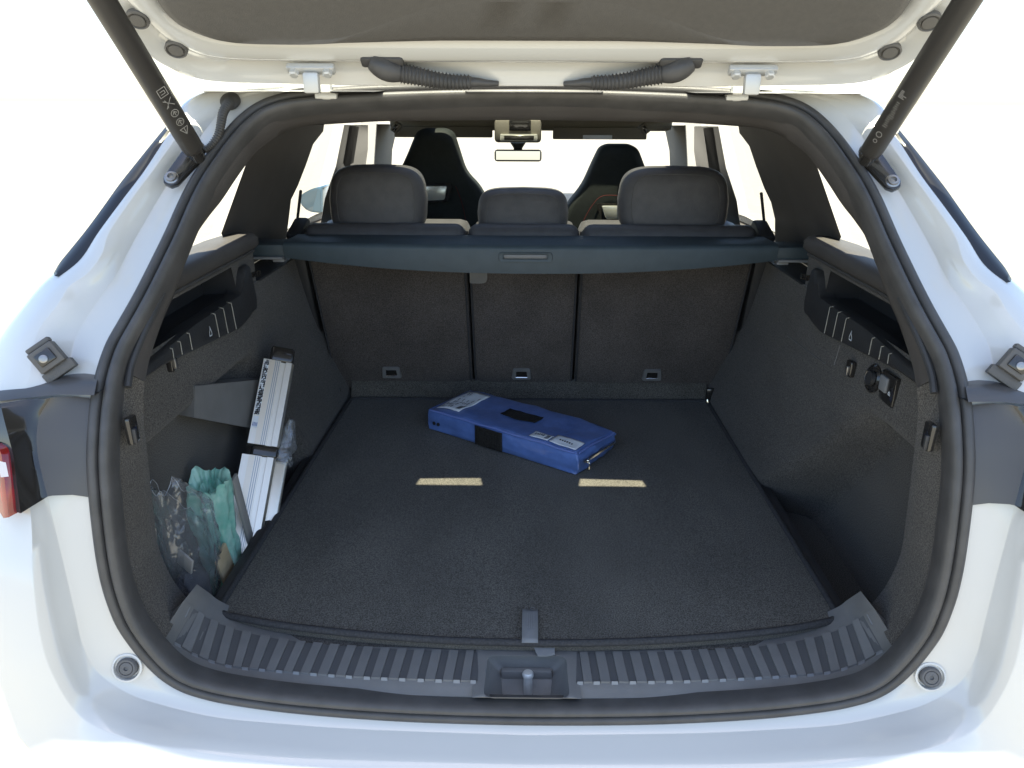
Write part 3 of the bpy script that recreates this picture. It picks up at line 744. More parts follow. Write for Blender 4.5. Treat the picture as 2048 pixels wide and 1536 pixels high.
# door mirrors
for s, pts, m1 in ((-1, [(598, 398), (604, 388), (622, 378), (646, 372), (646, 428), (622, 424), (606, 416)], 'mirror_blue'), (1, [(1446, 384), (1462, 388), (1474, 398), (1478, 410), (1470, 424), (1446, 434)], 'mirror_grey')):
    P = rpoly([ay(u, v, 2.24) for u, v in pts], .012, 3); h = MB(); h.prism(P, (0, .12, 0), bev=.006)
    dm = h.done('door_mirror', m1, car)
    Q = [p.lerp(sum(P, Vector())/len(P), .18) + Vector((0, -.002, 0)) for p in P]
    h = MB(); h.prism(Q, (0, .004, 0)); h.done('mirror_glass', 'mirror_blue' if s < 0 else 'mirror_grey', dm)
    h = MB(); b0 = ay(650 if s < 0 else 1444, 428, 2.26); h.tube([b0, Vector((s*.70, 2.3, 1.06))], .02, 8); h.done('mirror_arm', 'gloss_black', dm)

# -------- rear seat
def seaty(z): return 1.0 - (z - .74)*.326
def on_seat(u, v, off=0.0): return af(u, v, lambda p: p.y - seaty(p.z) - off)
def seatpt(x, z, off=0.0): return Vector((x, seaty(z) + off, z))
rear_seat = bpy.data.objects.new('rear_seat', None); col.objects.link(rear_seat); rear_seat.parent = car; rear_seat.location = (0, 1.05, .4)
NS = Vector((0, -1, -.326)).normalized()
xa, xb = on_seat(941, 650).x, on_seat(1153, 650).x
def seat_back(x0, x1, name):
    g_ = .0035; z0, z1 = .74, 1.158
    def wob(x, z): return .004*math.sin((x-x0)/(x1-x0)*math.pi)
    n, m_ = 12, 12; rows = []
    for j in range(m_+1):
        z = z0 + (z1-z0)*j/m_
        xl = x0 + g_ + (0 if abs(x0) < .3 else .035*(1 - j/m_)*.3); xr = x1 - g_ - (0 if abs(x1) < .3 else .035*(1-j/m_)*.3)
        rows.append([Vector((xl + (xr-xl)*i/n, seaty(z) + .012*((abs(2*i/n-1))**14) - .002, z)) for i in range(n+1)])
    mb = MB(); mb.grid(rows)
    lft = [r[0] for r in rows]; rgt = [r[-1] for r in rows]; tp = rows[-1]
    dp = Vector((0, .09, .03))
    mb.grid([lft, [p + dp for p in lft]]); mb.grid([rgt, [p + dp for p in rgt]]); mb.grid([tp, [p + dp for p in tp]])
    return mb.done(name, 'carpet_seat', rear_seat, 50)
for x0, x1 in ((-.560, xa), (xa, xb), (xb, .560)):
    seat_back(x0, x1, 'seat_back')
    # upholstered front and shoulder of the seat, seen above the load cover
    mb = MB(); c = Vector(((x0+x1)/2, .935, 1.163)); mb.box(c, (x1-x0-.006, .17, .085), Matrix.Rotation(R(-14), 3, 'X'), bev=.026, seg=4)
    mb.done('seat_shoulder', 'leather', rear_seat, 60)
    mb = MB(); mb.box(((x0+x1)/2, 1.10, .93), (x1-x0-.006, .12, .55), Matrix.Rotation(R(14), 3, 'X'), bev=.03, seg=2); mb.done('seat_cushion', 'leather', rear_seat, 60)
for x in (-.560, xa, xb, .560):                # piping along the panel edges
    for dx in ((.006,) if x < -.5 else (-.006,) if x > .5 else (-.007, .007)):
        mb = MB(); mb.tube([seatpt(x + dx + (.010*(1 - (z-.74)/.475) * (1 if x < -.5 else -1) if abs(x) > .5 else 0), z, .004) for z in (.745, .86, .98, 1.1, 1.15)], .0028, 6); mb.done('panel_piping', 'binding', rear_seat)
for s in (1, -1):
    mb = MB(); mb.box((s*.585, .99, .97), (.04, .10, .50), Matrix.Rotation(R(17), 3, 'X'), bev=.01); mb.done('seat_bolster', 'plastic', rear_seat)
for u, v in ((783, 744), (1043, 747), (1304, 749)):
    c = on_seat(u, v, -.003); M = frame(NS)
    mb = MB(); w_, h_ = .056, .038
    o4 = rpoly([Vector((-w_/2, -h_/2, 0)), Vector((w_/2, -h_/2, 0)), Vector((w_*.42, h_/2, 0)), Vector((-w_*.42, h_/2, 0))], .006, 3)
    i4 = rpoly([Vector((-w_*.29, -h_*.36, 0)), Vector((w_*.29, -h_*.36, 0)), Vector((w_*.26, h_*.26, 0)), Vector((-w_*.26, h_*.26, 0))], .002, 3)
    T = lambda p, d: c + M @ (p + Vector((0, 0, d)))
    mb.grid([[T(p, 0) for p in o4], [T(p*.95, .005) for p in o4], [T(p, .005) for p in i4], [T(p, -.002) for p in i4]], True); an = mb.done('anchor_bezel', 'plastic_sill', rear_seat)
    mb = MB(); mb.add([T(p, .0008) for p in i4], [tuple(range(len(i4)))]); mb.done('anchor_hole', 'gloss_black', rear_seat)
    mb = MB(); mb.tube([T(Vector((-.017, -.012, 0)), .003), T(Vector((.017, -.012, 0)), .003)], .0016, 6); mb.done('anchor_bar', 'chrome', rear_seat)
c = on_seat(957, 553, -.006); mb = MB(); mb.prism(rpoly([c + Vector((-.022, 0, .03)), c + Vector((.022, 0, .03)), c + Vector((.022, 0, -.018)), c + Vector((-.022, 0, -.018))], [.001, .001, .014, .003], 4), (0, .010, 0), bev=.001)
mb.done('belt_guide', 'plastic_sill', rear_seat)
def headrest(u0, v0, u1, v1, y, dep, taper, name='headrest'):
    a, b = ay(u0, v0, y), ay(u1, v1, y); w, h = abs(b.x-a.x)/2, abs(a.z-b.z)/2; cx, cz = (a.x+b.x)/2, (a.z+b.z)/2
    mb = MB(); rows = []; nu, nv = 40, 22
    for j in range(nv+1):
        ph = -math.pi/2 + math.pi*j/nv; row_ = []
        for i in range(nu):
            th = 2*math.pi*i/nu
            def se(q, e): return math.copysign(abs(q)**e, q)
            X = se(math.cos(ph), .38)*se(math.cos(th), .34); Z = se(math.cos(ph), .38)*se(math.sin(th), .40); Y = se(math.sin(ph), .55)
            k = 1 - taper*max(0, Z)**1.5 - .03*max(0, -Z)
            row_.append(Vector((cx + X*w*k, y + Y*dep/2 + .03*Z*.4 + .010*X*X, cz + Z*h + .006*(1-X*X)*(1 if Z > 0 else 0))))
        rows.append(row_)
    mb.grid(rows, True); ho = mb.done(name, 'leather', rear_seat, 70)
    for dx in (-.06, .06):
        mb = MB(); mb.tube([(cx+dx, y, cz-h+.01), (cx+dx, y+.008, cz-h-.05)], .006, 8); mb.done('headrest_post', 'chrome', rear_seat)
    mb = MB(); mb.tube([p*1.0 for p in rows[4]] + [rows[4][0], rows[4][1]], .0014, 5, False); mb.done('headrest_seam', 'rubber', rear_seat)
    return ho
headrest(655, 334, 856, 462, .95, .10, .11)
headrest(954, 380, 1136, 466, .95, .085, .08)
headrest(1239, 337, 1450, 464, .95, .10, .11)

# -------- front seats with built-in headrests
def front_seat(pts, y, dy, slot, lit):
    root = bpy.data.objects.new('front_seat', None); col.objects.link(root); root.parent = car
    P = [ay(u, v, y) for u, v in pts]; root.location = (sum(p.x for p in P)/len(P), y, .45)
    Pr = rpoly(P, .05, 4); n = len(Pr); cc = sum(Pr, Vector())/n
    rows = []
    for k, (f, d) in enumerate(((.80, -.022), (.93, -.014), (.985, .002), (1.0, .03), (1.0, .08), (.96, .11), (.8, .12))):
        rows.append([Vector((cc.x + (p.x-cc.x)*f, p.y + d + .22*(1.3-p.z)*.5, cc.z + (p.z-cc.z)*f)) for p in Pr])
    mb = MB(); mb.grid(rows, True); mb.F.append(tuple(range(n))); e = len(mb.V)-n; mb.F.append(tuple(range(e, e+n)))
    mb.done('backrest', 'seat_fabric', root, 60)
    mb = MB(); mb.box((root.location.x, y + .25, .55), (.5, .5, .2), bev=.05); mb.done('cushion', 'seat_fabric', root)
    c = [ay(u, v, y - .034) for u, v in slot]
    mb = MB(); mb.prism(rpoly(c, .008, 3), (0, .02, 0), bev=.002); mb.done('slot_trim', 'silver_trim', root)
    cc2 = sum(c, Vector())/4
    mb = MB(); mb.prism(rpoly([cc2 + (p-cc2)*1.35 for p in c], .012, 3), (0, .012, 0)); mb.V = [v_ + Vector((0, .010, 0)) for v_ in mb.V]; mb.done('slot_bezel', 'gloss_black', root)
    # red stitching arc on the back
    mb = MB(); mb.tube(spl([ay(u, v, y - .012) for u, v in lit], 5), .0011, 5); mb.done('stitching', 'red_thread', root)
    return root
front_seat([(832, 264), (845, 257), (890, 257), (906, 266), (918, 305), (930, 345), (962, 378), (982, 430), (990, 600), (770, 600), (778, 430), (792, 352), (812, 312)], 1.80, .12,
           [(836, 372), (894, 372), (889, 400), (840, 402)], [(846, 352), (880, 348), (905, 362), (925, 410), (936, 470)])
front_seat([(1200, 296), (1215, 289), (1262, 289), (1278, 298), (1296, 345), (1312, 380), (1326, 430), (1330, 600), (1112, 600), (1118, 455), (1132, 415), (1166, 372), (1184, 330)], 2.0, .12,
           [(1203, 412), (1262, 412), (1260, 438), (1212, 438)], [(1240, 391), (1205, 392), (1185, 410), (1168, 440), (1160, 470)])

# -------- tailgate
GS = .80
def gatez(y): return 1.5228 + GS*(.271 - y)
GN = Vector((0, -GS, -1)).normalized()         # faces down and back
def gt(h_, v, off=0.0):
    p = sf(h_, v, lambda p: p.z - gatez(p.y)); return p + GN*off
GO = [(0,172),(360,172),(547,169),(633,166),(684,157),(718,143),(766,115),(820,60),(886,0),(975,-50),(1080,-120)]
GI = [(0,76),(330,76),(500,76),(575,75),(620,72),(652,65),(692,50),(722,33),(752,0),(772,-60),(790,-130)]
go_, gi_ = [gt(*k) for k in GO], [gt(*k) for k in GI]
go_ += [Vector((.75, -.0, gatez(-.0))), Vector((.77, -.12, gatez(-.12))), Vector((.74, -.35, gatez(-.35))), Vector((.672, -.55, gatez(-.55)))]; gi_ += [Vector((.56, -.02, gatez(-.02))), Vector((.60, -.15, gatez(-.15))), Vector((.58, -.32, gatez(-.32))), Vector((.50, -.50, gatez(-.50)))]  # unseen outer edge widened so the gate shades the pillars
so2, si2 = spl(go_, 6), spl(gi_, 6)
tail = bpy.data.objects.new('tailgate', None); col.objects.link(tail); tail.parent = car; tail.location = (0, .265, 1.523)
mb = MB()
def lerpo(f, o): return [a.lerp(b, f) + GN*o for a, b in zip(so2, si2)]
OUT = Vector((0, .045, .05))
mb.grid([[p + Vector((p.x*.03, -.030, .055)) for p in so2], [p + Vector((p.x*.012, -.006, .014)) for p in so2], lerpo(0, 0), lerpo(.06, .004), lerpo(.16, .0), lerpo(.30, -.008), lerpo(.46, -.008), lerpo(.56, .004), lerpo(.66, .008), lerpo(.85, .006), lerpo(.96, .002), lerpo(1.05, -.02)])
tm = mb.mirror(); mb.add(tm.V, tm.F); mb.done('inner_frame', 'paint', tail, 50)
# outer skin (closes the gate from above)
sk = [p + Vector((p.x*.03, -.030, .055)) for p in so2]
mb = MB(); mb.grid([sk, [Vector((0, p.y, p.z + .012)) for p in sk]]); tm = mb.mirror(); mb.add(tm.V, tm.F)
e = sk[-1]; mb.done('outer_skin', 'paint', tail, 60)
mb = MB(); a0 = so2[-1]; mb.add([a0, Vector((-a0.x, a0.y, a0.z)), Vector((-e.x, e.y, e.z)), e], [(0, 1, 2, 3)])
mb.done('gate_edge', 'paint', tail)
# inner trim: satin grey-brown panel standing proud of the frame
mb = MB(); si3 = [p + GN*-.006 for p in si2]
def ins(d, o): 
    return [Vector((p.x - d*(p.x/.45), p.y - d*sstep(.35, .1, p.x)*.9 - d*.1, 0)) for p in si2]
rows = []
for d, o in ((0, -.012), (.001, .004), (.006, .012), (.016, .015), (.06, .012)):
    rows.append([Vector((q.x, q.y, gatez(q.y))) + GN*o for q in ins(d, o)])
rows.append([Vector((0, r.y, gatez(r.y))) + GN*.012 for r in ins(.06, 0)])
mb.grid(rows); tm = mb.mirror(); mb.add(tm.V, tm.F); mb.done('gate_trim', 'gate_trim', tail, 60)
for hh, vv in ((712, 94), (790, 34)):
    for s in (1, -1):
        c = gt(hh, vv, .004); c.x *= s; ax_ = Vector((.12*s, -GS, -1)).normalized()
        M = Vector((.8*s, .6, 0))
        mb = MB(); mb.lathe(c, ax_, [(.0150, -.002), (.0150, .004), (.0125, .0055), (.0115, .003), (.010, .0028), (.0095, .005), (0, .0052)], 28, 1.28, up=Vector((.6*s, -.5, .6))); mb.done('rubber_plug', 'gate_trim', tail)
# hinges
for s in (1, -1):
    hx = gt(440, 126).x*s
    c = gt(440, 126, .012); c.x *= s
    M = frame(GN, up=(1, 0, 0)); 
    root_h = MB(); root_h.box(c, (.016, .072, .010), M, bev=.003); ho = root_h.done('hinge', 'zinc', tail)
    for dx in (-.025, .025):
        b = MB(); b.lathe(c + Vector((dx, 0, 0)) + GN*.004, GN, [(.0075, 0), (.0075, .007), (.0055, .009), (0, .009)], 6); b.done('hinge_bolt', 'zinc', tail)
    b = MB(); p_ = c + GN*.012; q_ = rs(440, 178, .0); q_.x = hx
    b.box(p_ + Vector((0, .004, -.010)), (.024, .014, .030), bev=.004); b.done('hinge_knuckle', 'zinc', tail)
    b = MB(); b.box((hx, .304, 1.522), (.017, .016, .040), bev=.003); b.done('hinge_arm', 'zinc', tail)
    b = MB(); b.box((hx, .310, 1.508), (.036, .030, .010), bev=.003); b.done('hinge_foot', 'zinc', tail)
# wiring bellows
for s in (1, -1):
    pth = spl([gt(258, 132, .014), gt(225, 136, .016), gt(190, 141, .018), gt(155, 147, .016), gt(120, 152, .012)], 14)
    rad = [(.0135 - .004*i/len(pth)) + .0017*math.cos(i*math.pi/1.5) for i in range(len(pth))]
    pth = [Vector((p.x*s, p.y, p.z)) for p in pth]
    b = MB(); b.tube(pth, rad, 16); wb = b.done('wiring_bellows', 'rubber', tail, 60)
    tl = spl([gt(122, 152, .012), gt(105, 153, .011), gt(88, 156, .010), gt(66, 161, .006)], 5)
    b = MB(); b.tube([Vector((p.x*s, p.y, p.z)) for p in tl], [.008 - .004*i/(len(tl)-1) for i in range(len(tl))], 10); b.done('bellows_tail', 'rubber', tail, 60)
    el = spl([gt(318, 116, .008), gt(300, 120, .014), gt(280, 126, .016), gt(258, 132, .014)], 5)
    b = MB(); b.tube([Vector((p.x*s, p.y, p.z)) for p in el], [.012 + .004*math.sin(math.pi*i/(len(el)-1)) for i in range(len(el))], 14); b.done('bellows_elbow', 'rubber', tail, 60)
    c = gt(298, 116, .006); c.x *= s
    b = MB(); b.box(c, (.020, .064, .012), frame(GN, up=(1, 0, 0)), bev=.005); b.done('bellows_boot', 'rubber', tail)
# gap closers between roof edge and tailgate: painted flange outboard, rubber strip inboard, cut to shape the sun bars on the mat
fl_y0, fl_y1, fz = .262, .345, 1.514
for s in (1, -1):
    b = MB(); b.add([(s*.315, fl_y0, fz), (s*.315, fl_y1, fz + .004), (s*.575, fl_y1 + .01, fz + .004), (s*.565, .285, fz), (s*.53, fl_y0, fz)], [(0, 1, 2, 3, 4)]); b.done('roof_flange', 'paint', car)
    b = MB(); b.add([(s*.250 + .006, fl_y0, fz), (s*.236 + .006, fl_y1, fz + .004), (s*.315, fl_y1, fz + .004), (s*.315, fl_y0, fz)], [(0, 1, 2, 3)]); b.done('sun_gap_strip', 'rubber', car)
b = MB(); b.add([(-.098, fl_y0, fz), (.108, fl_y0, fz), (.122, fl_y1, fz + .004), (-.112, fl_y1, fz + .004)], [(0, 1, 2, 3)]); b.done('sun_gap_strip', 'rubber', car)
b = MB(); b.grid([[Vector((x, .353, 1.60 - .18*x*x)) for x in xs_], [Vector((x, .351, 1.535 - .10*x*x)) for x in xs_]]); b.done('roof_edge', 'paint', car)

# -------- tailgate struts
for s in (1, -1):
    A = Vector((.4985, .185, 1.420)); D = Vector((.004, -.180, .193)); D.normalize()
    A = sf(676, 303, lambda p: p.y - .178); B = sf(868, -5, lambda p: p.y - .005); D = (B - A).normalized()
    A.x *= s; D.x *= s
    b = MB(); b.lathe(A, D, [(.0005, -.002), (.010, -.001), (.0145, .002), (.0158, .010), (.0160, .70)], 28); stt = b.done('tailgate_strut', 'strut', car, 60)
    b = MB(); b.lathe(A - D*.022, D, [(.006, 0), (.0095, .004), (.0105, .014), (.009, .024)], 16); b.done('strut_socket', 'gloss_black', stt)
    c0 = rs(718, 364, -.018); c1 = rs(676, 312, -.018); c0.x *= s; c1.x *= s
    nn = Vector((-.15*s, -1, .8)).normalized(); ex = (c0-c1).normalized(); ey = nn.cross(ex).normalized()
    pts = [c1 - ex*.016 + ey*.010, c1 + ex*.0 + ey*.016, c0 + ey*.012 + ex*.004, c0 + ex*.013 + ey*.006, c0 + ex*.013 - ey*.006, c0 - ey*.012 + ex*.004, c1 - ey*.016, c1 - ex*.016 - ey*.010]
    b = MB(); b.prism([p - nn*.004 for p in pts], nn*.010, bev=.002); br = b.done('strut_bracket', 'gloss_black', stt)
    b = MB(); b.lathe(c0 + nn*.006, nn, [(.0105, 0), (.0105, .002), (.0085, .003), (.0080, .006), (.0045, .0065), (.004, .003), (0, .003)], 20); b.done('bracket_bolt', 'steel', stt)
    b = MB(); b.lathe(c1 + nn*.006, nn, [(.009, 0), (.009, .004), (.006, .008), (.005, .014), (0, .016)], 16); b.done('ball_stud', 'steel', stt)
    c2 = c1 - ex*.016 - ey*s*.0
    b = MB(); b.lathe(rs(666, 298, -.016).xyz * 1 if s > 0 else Vector((-rs(666, 298, -.016).x, rs(666, 298, -.016).y, rs(666, 298, -.016).z)), nn, [(.009, -.004), (.009, .003), (.007, .006), (.004, .0065), (.0035, .004), (0, .004)], 16); b.done('stud_bolt', 'steel', stt)
    # printed symbols running along the strut
    vw = (CAM - (A + D*.12)).normalized(); n_ = (vw - D*vw.dot(D)).normalized(); t_ = D.cross(n_).normalized()
    pr = MB()
    def base(d, ang):
        a = R(ang); nn2 = n_*math.cos(a) + t_*math.sin(a); return A + D*d + nn2*.0164, (t_*math.cos(a) - n_*math.sin(a))
    if s < 0:
        o, tx = base(.118, 14); ux, uy = tx, D; w = .0011; q = .0062
        ribbon(pr, [(-q, -q), (q, -q), (q, q), (-q, q), (-q, -q)], w, o, ux, uy); ribbon(pr, [(-q*.5, q*.3), (q*.5, q*.3), (q*.5, -q*.4), (-q*.5, -q*.4)], w, o, ux, uy)
        o, _ = base(.100, 14); ribbon(pr, [(-q, -q), (q, q)], w, o, ux, uy); ribbon(pr, [(-q, q), (q, -q)], w, o, ux, uy); ribbon(pr, [(-q*.6, -q), (-q*.2, 0), (-q*.6, q)], w, o, ux, uy)
        for dd in (.082, .066):
            o, _ = base(dd, 14); ribbon(pr, circ(0, 0, q*.9), w, o, ux, uy); ribbon(pr, [(-q*.5, -q*.1), (0, q*.5), (q*.5, -q*.1)], w, o, ux, uy); ribbon(pr, [(0, -q*.6), (0, q*.3)], w, o, ux, uy)
        o, _ = base(.050, 14); ribbon(pr, [(-q, q*.8), (q, q*.8), (0, -q), (-q, q*.8)], w, o, ux, uy); ribbon(pr, [(0, -q), (0, q*.7)], w, o, ux, uy)
    else:
        o, tx = base(.118, -12); ux, uy = tx, D; w = .0010
        for k in range(6):
            ribbon(pr, [(-.0055, -.005 + k*.002), (-.0055 + .002*random.randint(2, 5), -.005 + k*.002)], w, o, ux, uy)
        for k in range(14):
            o2_, _ = base(.105 - k*.0032, -12); ribbon(pr, [(-.004 + .003*random.random(), 0), (.001 + .004*random.random(), 0)], .0008, o2_, ux, uy)
        o, _ = base(.048, -12); ribbon(pr, circ(0, 0, .0042), .0012, o, ux, uy); o, _ = base(.036, -12); ribbon(pr, circ(0, 0, .0028), .001, o, ux, uy)
    pr.done('printed_symbols', 'print_grey', stt)
# cable feeding the left strut
pth = spl([rs(603, 206, -.004), rs(609, 212, -.020), rs(618, 228, -.026), rs(622, 250, -.026), rs(627, 272, -.022), rs(640, 292, -.020), rs(655, 304, -.020)], 14)
pth = [Vector((-p.x, p.y, p.z)) for p in pth]
b = MB(); b.tube(pth, [.0072 - .0025*i/len(pth) + .0011*math.cos(i*math.pi/1.5) for i in range(len(pth))], 14); sb = b.done('strut_cable', 'rubber', car, 60)
c = rs(603, 206, 0); c.x *= -1
b = MB(); b.lathe(c, (0, -1, .8), [(.0165, 0), (.016, .004), (.010, .008), (0, .009)], 20); b.done('cable_grommet', 'rubber', sb)

# ================================================================== LOAD COVER
lc = thing('load_cover', 'dark rolled load cover spanning the boot behind the rear headrests', 'load cover', (0, .79, 1.14))
mb = MB(); N = 40; y1 = .80
def cov(x):
    f = 1 - (x/.568)**2; return f
rows = [[], [], [], [], [], []]
for i in range(N+1):
    x = -.568 + 1.136*i/N; f = max(0, 1-(abs(x)/.568)**2.2)
    ztop, zb = 1.197, 1.160 - .030*f
    yf = .735 - .02*f
    for r, p in zip(rows, ((x, .86, ztop-.002), (x, yf+.012, ztop), (x, yf+.003, ztop-.004), (x, yf, ztop-.012), (x, yf+.006, zb), (x, .83, zb+.008))): r.append(Vector(p))
mb.grid(rows); mb.add([r[0] for r in rows], [tuple(range(6))]); mb.add([r[-1] for r in rows], [tuple(range(6))])
cs = mb.done('cassette', 'cassette', lc, 50)
c = ay(1051, 514, .716)
mb = MB(); o4 = rpoly([Vector((-.062, 0, -.011)), Vector((.062, 0, -.011)), Vector((.062, 0, .011)), Vector((-.062, 0, .011))], .008, 4); i4 = rpoly([Vector((-.052, 0, -.005)), Vector((.052, 0, -.005)), Vector((.052, 0, .007)), Vector((-.052, 0, .007))], .004, 4)
mb.grid([[c + p + Vector((0, .004, 0)) for p in o4], [c + p*.97 + Vector((0, -.004, 0)) for p in o4], [c + p + Vector((0, -.003, 0)) for p in i4], [c + p + Vector((0, .006, 0)) for p in i4]], True); hd_ = mb.done('handle_bezel', 'cassette', lc)
mb = MB(); mb.box(c + Vector((0, .001, .001)), (.098, .008, .010), bev=.003); mb.done('pull_handle', 'plastic_sill', lc)
for s in (1, -1):
    mb = MB(); mb.box((s*.612, .78, 1.176), (.088, .080, .030), bev=.005); mb.done('end_cap', 'cassette', lc)
    mb = MB(); mb.box((s*.610, .738, 1.160), (.080, .014, .006), bev=.002); mb.done('end_latch', 'tab', lc)
    mb = MB(); mb.box((s*.585, .755, 1.152), (.026, .02, .006), bev=.001); mb.done('latch_tab', 'mark', lc)

# ================================================================== BOOT MAT
bmt = thing('boot_mat', 'dark grey carpet boot mat lying on the load floor', 'mat', (0, .45, .7025))
FE = [(-.507, .016), (-.40, -.012), (-.25, -.034), (-.10, -.046), (.06, -.048), (.2, -.040), (.33, -.024), (.43, -.006), (.507, .018)]
ot = [Vector((x, y, 0)) for x, y in FE] + [Vector((.499, .962, 0)), Vector((-.499, .962, 0))]
otl = rpoly(ot, [.022, .06, .06, .06, .06, .06, .06, .06, .022, .02, .02], 5)
ZM = .7235
mb = MB(); n = len(otl); cc = Vector((0, .47, 0))
rws = [[Vector((p.x*.99, .47 + (p.y-.47)*.985, .7025)) for p in otl], [Vector((p.x, p.y, ZM-.004)) for p in otl], [Vector((p.x*.985, .47 + (p.y-.47)*.984, ZM-.001)) for p in otl]]
for f in (.97, .7, .4, .1): rws.append([Vector((p.x*f, .47 + (p.y-.47)*f, ZM + .0008*noise.noise(Vector((p.x*f*4, p.y*f*4, 3))))) for p in otl])
mb.grid(rws, True); mb.F.append(tuple(range(len(mb.V)-n, len(mb.V)))); mb.done('carpet_top', 'carpet_mat', bmt, 60)
mb = MB(); pt = [Vector((p.x*.994, .47 + (p.y-.47)*.994, ZM-.0015)) for p in otl]; pt.append(pt[0]); pt.append(pt[1])
mb.tube(pt, .0058, 8, False); mb.done('edge_binding', 'binding', bmt, 60)
a = az(1060, 1222, ZM); b = az(1061, 1290, ZM)
mb = MB(); yy = [a.y + (b.y-a.y)*i/8 for i in range(9)]
mb.grid([[Vector((xx, y, ZM + .004 + .010*math.sin(math.pi*min(1, i/8*.9+.05))*(.5))) for xx in (a.x-.0125, a.x, a.x+.0125)] for i, y in enumerate(yy)])
pu = mb.done('pull_strap', 'tab', bmt); so_m = pu.modifiers.new('thickness', 'SOLIDIFY'); so_m.thickness = .0015
pr = MB(); oz = ZM + .0105
for k in range(4):
    xk = a.x + .006 - k*.0034
    for j in range(9):
        if random.random() < .85: ribbon(pr, [(0, 0), (.0026 + .0012*random.random(), 0)], .0011, Vector((xk, a.y - .018 - j*.0042, oz + .0)), Vector((0, -1, 0)), Vector((1, 0, 0)))
ribbon(pr, circ(0, 0, .0032), .001, Vector((a.x - .006, a.y - .012, oz)), Vector((1, 0, 0)), Vector((0, 1, 0)))
ribbon(pr, circ(0, 0, .003), .0016, Vector((a.x + .004, a.y - .006, oz - .001)), Vector((1, 0, 0)), Vector((0, 1, 0))); ribbon(pr, circ(0, 0, .0024), .0016, Vector((a.x - .006, a.y - .005, oz - .001)), Vector((1, 0, 0)), Vector((0, 1, 0)))
pr.done('strap_print', 'mark', bmt)
c = az(1086, 1302, .712); mb = MB(); mb.prism([c + Vector(q) for q in ((-.016, .012, 0), (.018, .012, 0), (.018, -.004, -.004), (.006, -.008, -.004), (-.008, -.008, -.004))], (0, 0, .003)); mb.done('strap_end', 'tab', bmt)

# ================================================================== BLUE POUCH
ZP = ZM + .0012
pl, pf_, prr = az(857, 858, ZP), az(1152, 952, ZP), az(1222, 906, ZP)
ex = (pf_ - pl); L = ex.length; ex.normalize(); ey = Vector((-ex.y, ex.x, 0)); W = max(.15, (prr - pf_).dot(ey)); W = .168
pouch = thing('pouch', 'flat blue fabric pouch with paper labels lying on the boot mat', 'pouch', pl + ex*L/2 + ey*W/2)
HP = .056
def pouchpt(u, v, w):                          # u along, v across, w up, each 0..1
    lift = -.010*sstep(.72, 1, u)*sstep(.2, .8, v)*w + .004*math.sin(u*9 + v*3)*w*.5
    bx_ = .0045*math.sin(u*17 + 1)*(1 if v in (0, 1) else 0)
    p = pl + ex*(u*L) + ey*(v*W + .002*math.sin(u*11)) + Vector((0, 0, w*HP + lift))
    return p
mb = MB(); nu, nv = 48, 18
bmh = bmesh.new(); bmesh.ops.create_cube(bmh, size=1)
bmesh.ops.bevel(bmh, geom=bmh.edges[:], offset=.07, segments=3, profile=.6, affect='EDGES')
bmesh.ops.subdivide_edges(bmh, edges=bmh.edges[:], cuts=9, use_grid_fill=True)
for v in bmh.verts:
    u, w_, z = v.co.x + .5, v.co.y + .5, v.co.z + .5
    # even out corner rounding per axis length
    def sq(t, Lx): 
        e = .07; r = .007/Lx
        return t*r/e if t < e else (1-(1-t)*r/e if t > 1-e else r + (t-e)/(1-2*e)*(1-2*r))
    u, w_, z = sq(u, L), sq(w_, W), sq(z, HP)
    p = pl + ex*(u*L) + ey*(w_*W) + Vector((0, 0, z*HP))
    k = noise.noise(Vector((u*7, w_*3, z*2)))*.0042 + noise.noise(Vector((u*22, w_*9, z*5)))*.0018
    if z < .93: k += noise.noise(Vector((u*26, w_*12 + z*3, z*2 + u*9)))*.0045
    if z > .95: p.z += k - .005*sstep(.1, .0, u) - .009*sstep(.78, .98, u)*sstep(.25, .9, w_) + .003
    elif z > .06:
        if w_ < .06: p -= ey*(k + .004*math.sin(z*math.pi))
        if w_ > .94: p += ey*(k + .004*math.sin(z*math.pi))
        if u > .95: p += ex*(k*1.4 + .007*math.sin(z*math.pi)); p.z -= .010*sstep(.25, .9, w_)*z
    v.co = p
me = bpy.data.meshes.new('cover'); bmesh.ops.recalc_face_normals(bmh, faces=bmh.faces); bmh.to_mesh(me); bmh.free(); me.shade_smooth(); me.materials.append(MATS['blue_fabric'])
po = link('cover', me, pouch)
def ptop(u, v, dz=.004): return pl + ex*(u*L) + ey*(v*W) + Vector((0, 0, HP + dz))
def pfront(u, z, d=.006): return pl + ex*(u*L) + Vector((0, 0, z*HP)) - ey*d
def patch(name, fn, u0, u1, v0, v1, m, n_=6):
    mb = MB(); mb.grid([[fn(u0 + (u1-u0)*i/n_, v0 + (v1-v0)*j/n_) for i in range(n_+1)] for j in range(n_+1)]); o = mb.done(name, m, pouch); md = o.modifiers.new('thickness', 'SOLIDIFY'); md.thickness = .0012; md.offset = 1; return o
def surf(u, v, dz):
    z = u
    k = noise.noise(Vector((u*7, v*3, 2)))*.0042 + noise.noise(Vector((u*22, v*9, 5)))*.0018
    return ptop(u, v, .003 + dz + k - .005*sstep(.1, .0, u) - .009*sstep(.78, .98, u)*sstep(.25, .9, v))
patch('label', lambda u, v: surf(u, v, .0022), .035, .20, .10, .86, 'paper', 10)
patch('label', lambda u, v: surf(u, v, .0022), .70, .815, .035, .20, 'paper', 8)
patch('label', lambda u, v: surf(u, v, .0022), .825, .985, .03, .26, 'paper', 8)
patch('velcro_strip', lambda u, v: surf(u, v, .0018), .40, .63, .42, .66, 'velcro', 10)
patch('velcro_patch', lambda u, v: pfront(u, v, .0085), .36, .545, .10, .96, 'velcro', 8)
